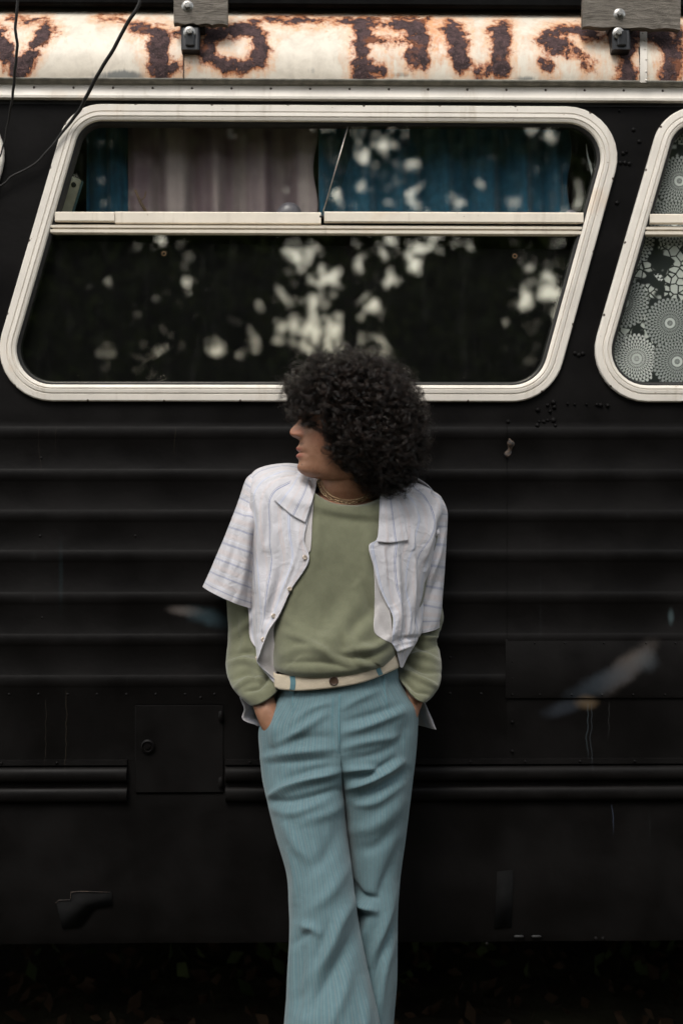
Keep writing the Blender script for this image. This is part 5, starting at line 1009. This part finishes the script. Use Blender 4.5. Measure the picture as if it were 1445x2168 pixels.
# ---- neck chains
def chain(pts, link, r_, name, label, k=.003):
    q = cr(np.array(pts, float), 160); w3 = []
    for a, b in q: h_ = hit(body_tree, a, b); w3.append((a, b, (h_ if h_ is not None else (w3[-1][2] if w3 else .2))))
    w3 = np.array(w3); dd = w3[:, 2]
    for _ in range(6): dd = np.convolve(np.pad(dd, 2, mode='edge'), np.ones(5)/5, 'valid')
    W3 = P(w3[:, 0], w3[:, 1], dd+k); s_l = np.r_[0, np.cumsum(np.linalg.norm(np.diff(W3, axis=0), axis=1))]; m = MB(); nl = int(s_l[-1]/(link*.78))
    for i in range(nl):
        t = (i+.5)/nl*s_l[-1]; j = min(np.searchsorted(s_l, t), 159); c0 = W3[j]; tg = W3[min(j+1, 159)]-W3[j-1]; tg /= np.linalg.norm(tg); sd = np.cross(tg, [0, 1, 0]); sd /= np.linalg.norm(sd); dp = np.cross(tg, sd)
        sd2 = (sd*math.cos(i*1.2)+dp*math.sin(i*1.2)) if i % 2 else sd
        m.tube([c0+tg*link*.5*math.cos(a)+sd2*link*.27*math.sin(a) for a in np.linspace(0, 2*math.pi, 12, endpoint=False)], r_, 5, close=True)
    o = m.build(name, M['chain'], person); o['label'] = label; return o
chain([(673, 1016), (676, 1030), (683, 1042), (695, 1053), (712, 1061), (735, 1065), (757, 1063), (776, 1055), (792, 1046)], 0.0095, .0009, 'necklace', 'gold link chain, the thicker of the two round the neck')
chain([(678, 1014), (683, 1028), (690, 1040), (704, 1051), (724, 1058), (745, 1059), (765, 1054), (785, 1044)], .0045, .0006, 'necklace', 'fine gold chain, the thinner of the two round the neck', .0035)
# ---- shoes (below the picture)
M['shoe'] = mat_simple('dark_leather', (.02, .015, .012), .4)
for fx, d0 in ((730, .45), (788, .34)):
    c0 = P(fx, 2345, d0); x0, y0 = float(c0[0]), float(c0[1]); m = MB(); g_ = []
    for t, hw_, hh in ((-.07, .02, .05), (-.06, .034, .075), (-.02, .037, .085), (.04, .038, .07), (.10, .045, .05), (.15, .045, .042), (.185, .034, .034), (.20, .01, .02)):
        g_.append([(x0+hw_*math.cos(a), y0-t, max(.0, .5*hh+.5*hh*math.sin(a)*(1 if math.sin(a) > 0 else 1))) for a in np.linspace(0, 2*math.pi, 18, endpoint=False)])
    m.grid(cr(np.array(g_), 30), cu=True); m.build('shoe', M['shoe'], person)

# ---- hair: a core that hides the scalp, curled locks, and loose frizz
HP = np.array([(604, 835), (606, 812), (618, 788), (640, 770), (668, 754), (700, 752), (735, 744), (770, 750), (800, 758), (832, 776), (858, 796), (878, 828), (888, 862), (899, 900), (896, 940), (897, 975), (888, 1000), (876, 1022), (852, 1036), (830, 1048), (804, 1042), (782, 1036), (762, 1026), (746, 1016), (728, 1000), (712, 988), (704, 978), (690, 974), (683, 960), (680, 942), (680, 926), (674, 918), (658, 914), (642, 904), (627, 891), (610, 872), (604, 850)], float)
HC = (765., 893.); DHH = .195
ang = np.arctan2(HP[:, 1]-HC[1], HP[:, 0]-HC[0]); rad = np.hypot(HP[:, 0]-HC[0], HP[:, 1]-HC[1]); o_ = np.argsort(ang); ang, rad = ang[o_], rad[o_]
ta = np.linspace(-np.pi, np.pi, 721)
tr_ = np.interp(ta, np.r_[ang-2*np.pi, ang, ang+2*np.pi], np.r_[rad, rad, rad])
hc3 = P(HC[0], HC[1], DHH); SP = PS*3.305/(D-DHH)
tr_ = tr_*(1+np.where((ta > -2.9) & (ta < .9), .035*np.sin(ta*9+1)*np.sin(ta*4+.5)+.02*np.sin(ta*23), 0))
def hr(a): return np.interp((a+np.pi) % (2*np.pi)-np.pi, ta, tr_)/SP
RD = .142
def inside(p):
    "relative radius of points (0 centre, 1 at the outline of the hair)"
    q = p-hc3; x, y, z = q[..., 0], q[..., 1], q[..., 2]; a = np.arctan2(-z, x); r2 = np.hypot(x, z); R2 = hr(a); R2 = np.maximum(R2, .01)
    return np.sqrt((r2/R2)**2+(y/RD)**2)
ga, gb = np.meshgrid(np.linspace(0, 2*np.pi, 90, endpoint=False), np.linspace(-1.5, 1.5, 40))
R2 = hr(ga); core = hc3+.78*np.stack([R2*np.cos(gb)*np.cos(ga), RD*np.sin(gb)*1.0, -R2*np.cos(gb)*np.sin(ga)], -1)
core = core+(.012*vnoise(core, 38)[..., None])*((core-hc3)/np.linalg.norm(core-hc3, axis=-1, keepdims=True))
s = NT('dark_curly_hair'); v = s.co(); n = s.noise(v, 70, 3)
M['hair'] = s.fin(s.mix(s.ramp(n, .35, .7), (.0035, .0024, .0018), (.026, .015, .010)), .34, None, 0, .32)
M['hair_core'] = mat_simple('hair_depth', (.004, .003, .0025), .9, 0, .05)  # darker, duller core puts shade into the gaps between curls
m = MB(); m.grid(core, cu=True); cf = MB(); cf = m
hv = [np.concatenate(m.v)]; hf = []; n_core = len(hv[0])
quads = [np.array([q_ for q_ in m.f if len(q_) == 4])]
def tubes(pts, rad_, base_):
    "pts (L,K,3) → triangular tubes"
    L_, K, _ = pts.shape; t = np.gradient(pts, axis=1); t /= np.linalg.norm(t, axis=-1, keepdims=True)+1e-9
    up = np.array([.3, .8, .5]); n1 = np.cross(t, up); n1 /= np.linalg.norm(n1, axis=-1, keepdims=True)+1e-9; n2 = np.cross(t, n1)
    v = np.stack([pts+rad_[..., None]*(math.cos(a)*n1+math.sin(a)*n2) for a in (0, 2.094, 4.189)], 2)
    i = np.arange(L_*K*3).reshape(L_, K, 3)+base_; f = np.stack([i[:, :-1], np.roll(i[:, :-1], -1, 2), np.roll(i[:, 1:], -1, 2), i[:, 1:]], -1).reshape(-1, 4); return v.reshape(-1, 3), f
def grow(nl, K, ln, rho0, cr_lo, cr_hi, pitch, strands, r_s, grav=.5, lim=1.0, outw=.9, spread=.0022, frizz=0.):
    a = rng.uniform(0, 2*np.pi, nl); b = np.arcsin(rng.uniform(-1, .999, nl)); b = np.where(rng.random(nl) < .25, -np.abs(b), b)
    rho = rng.uniform(rho0[0], rho0[1], nl); R_ = hr(a); p = hc3+rho[:, None]*np.stack([R_*np.cos(b)*np.cos(a), RD*np.sin(b), -R_*np.cos(b)*np.sin(a)], -1)
    o = (p-hc3); o /= np.linalg.norm(o, axis=1)[:, None]; vel = o*outw+rng.normal(size=(nl, 3))*.45; step = (ln[0]+(ln[1]-ln[0])*rng.random(nl))/K; path = [p]
    lm = lim+rng.normal(size=nl)*.03
    for k in range(K-1):
        vel = vel+np.array([0, 0, -grav])*.12+rng.normal(size=(nl, 3))*.10; vel /= np.linalg.norm(vel, axis=1)[:, None]; p = p+vel*step[:, None]
        r_ = inside(p); ov = r_ > lm; f_ = np.where(ov, lm/np.maximum(r_, 1e-6), 1); p = hc3+(p-hc3)*f_[:, None]; path.append(p)
    path = np.stack(path, 1); t = np.gradient(path, axis=1); t /= np.linalg.norm(t, axis=-1, keepdims=True)+1e-9
    n1 = np.cross(t, np.array([.2, .5, .8])); n1 /= np.linalg.norm(n1, axis=-1, keepdims=True)+1e-9; n2 = np.cross(t, n1)
    s_a = np.linspace(0, 1, K)[None]*(step*K)[:, None]; cur = rng.uniform(cr_lo, cr_hi, nl)[:, None]; pt = rng.uniform(pitch[0], pitch[1], nl)[:, None]; ph0 = rng.uniform(0, 6.28, nl)[:, None]; hand_ = np.sign(rng.normal(size=nl))[:, None]
    env = np.minimum(1, np.linspace(.25, 1.6, K))[None]; V_, F_ = [], []; nb_ = 0
    out = []
    for k in range(strands):
        pj = rng.normal(size=(nl, 1))*.18; oj = rng.normal(size=(nl, 1, 3))*spread; cj = 1+rng.normal(size=(nl, 1))*.12; ps = ph0+hand_*s_a/pt*2*np.pi+pj
        q_ = path+oj+(cur*cj*env)[..., None]*(np.cos(ps)[..., None]*n1+np.sin(ps)[..., None]*n2)
        rr = r_s*rng.uniform(.7, 1.25, (nl, 1))*np.linspace(1, .45, K)[None]; out.append((q_, rr))
    return out
base_n = n_core
for args in (dict(nl=460, K=40, ln=(.10, .19), rho0=(.55, .85), cr_lo=.008, cr_hi=.017, pitch=(.042, .08), strands=16, r_s=.00036, lim=.92, spread=.0017),
             dict(nl=400, K=36, ln=(.07, .13), rho0=(.74, .90), cr_lo=.008, cr_hi=.017, pitch=(.036, .07), strands=14, r_s=.00034, lim=.95, spread=.0015),
             dict(nl=420, K=34, ln=(.06, .12), rho0=(.80, .93), cr_lo=.009, cr_hi=.020, pitch=(.034, .07), strands=7, r_s=.00028, lim=1.02, grav=.3, spread=.0016),
             dict(nl=2600, K=22, ln=(.03, .08), rho0=(.82, .98), cr_lo=.002, cr_hi=.010, pitch=(.02, .05), strands=1, r_s=.00015, lim=1.15, grav=0., outw=1.0)):
    for q_, rr in grow(**args):
        # keep the cheek, nose and mouth free: drop curls whose middle crosses the face
        ppx, ppy = proj(q_); bad = ((ppx > 606) & (ppx < 676) & (ppy > 914+(ppx-676)*.25) & (ppy < 1012)).mean(1) > .09
        bad |= ((ppx < 742) & (ppy > 1000)).mean(1) > .25
        q_, rr = q_[~bad], rr[~bad]; v_, f_ = tubes(q_, rr, base_n); hv.append(v_); quads.append(f_); base_n += len(v_)
hair = obj('hair', np.concatenate(hv), np.concatenate(quads), M['hair'], person)
hair.data.materials.append(M['hair_core']); mi_ = np.zeros(len(hair.data.polygons), np.int32); mi_[:len(quads[0])] = 1; hair.data.polygons.foreach_set('material_index', mi_)
print('hair verts', base_n, 'body verts', nv)
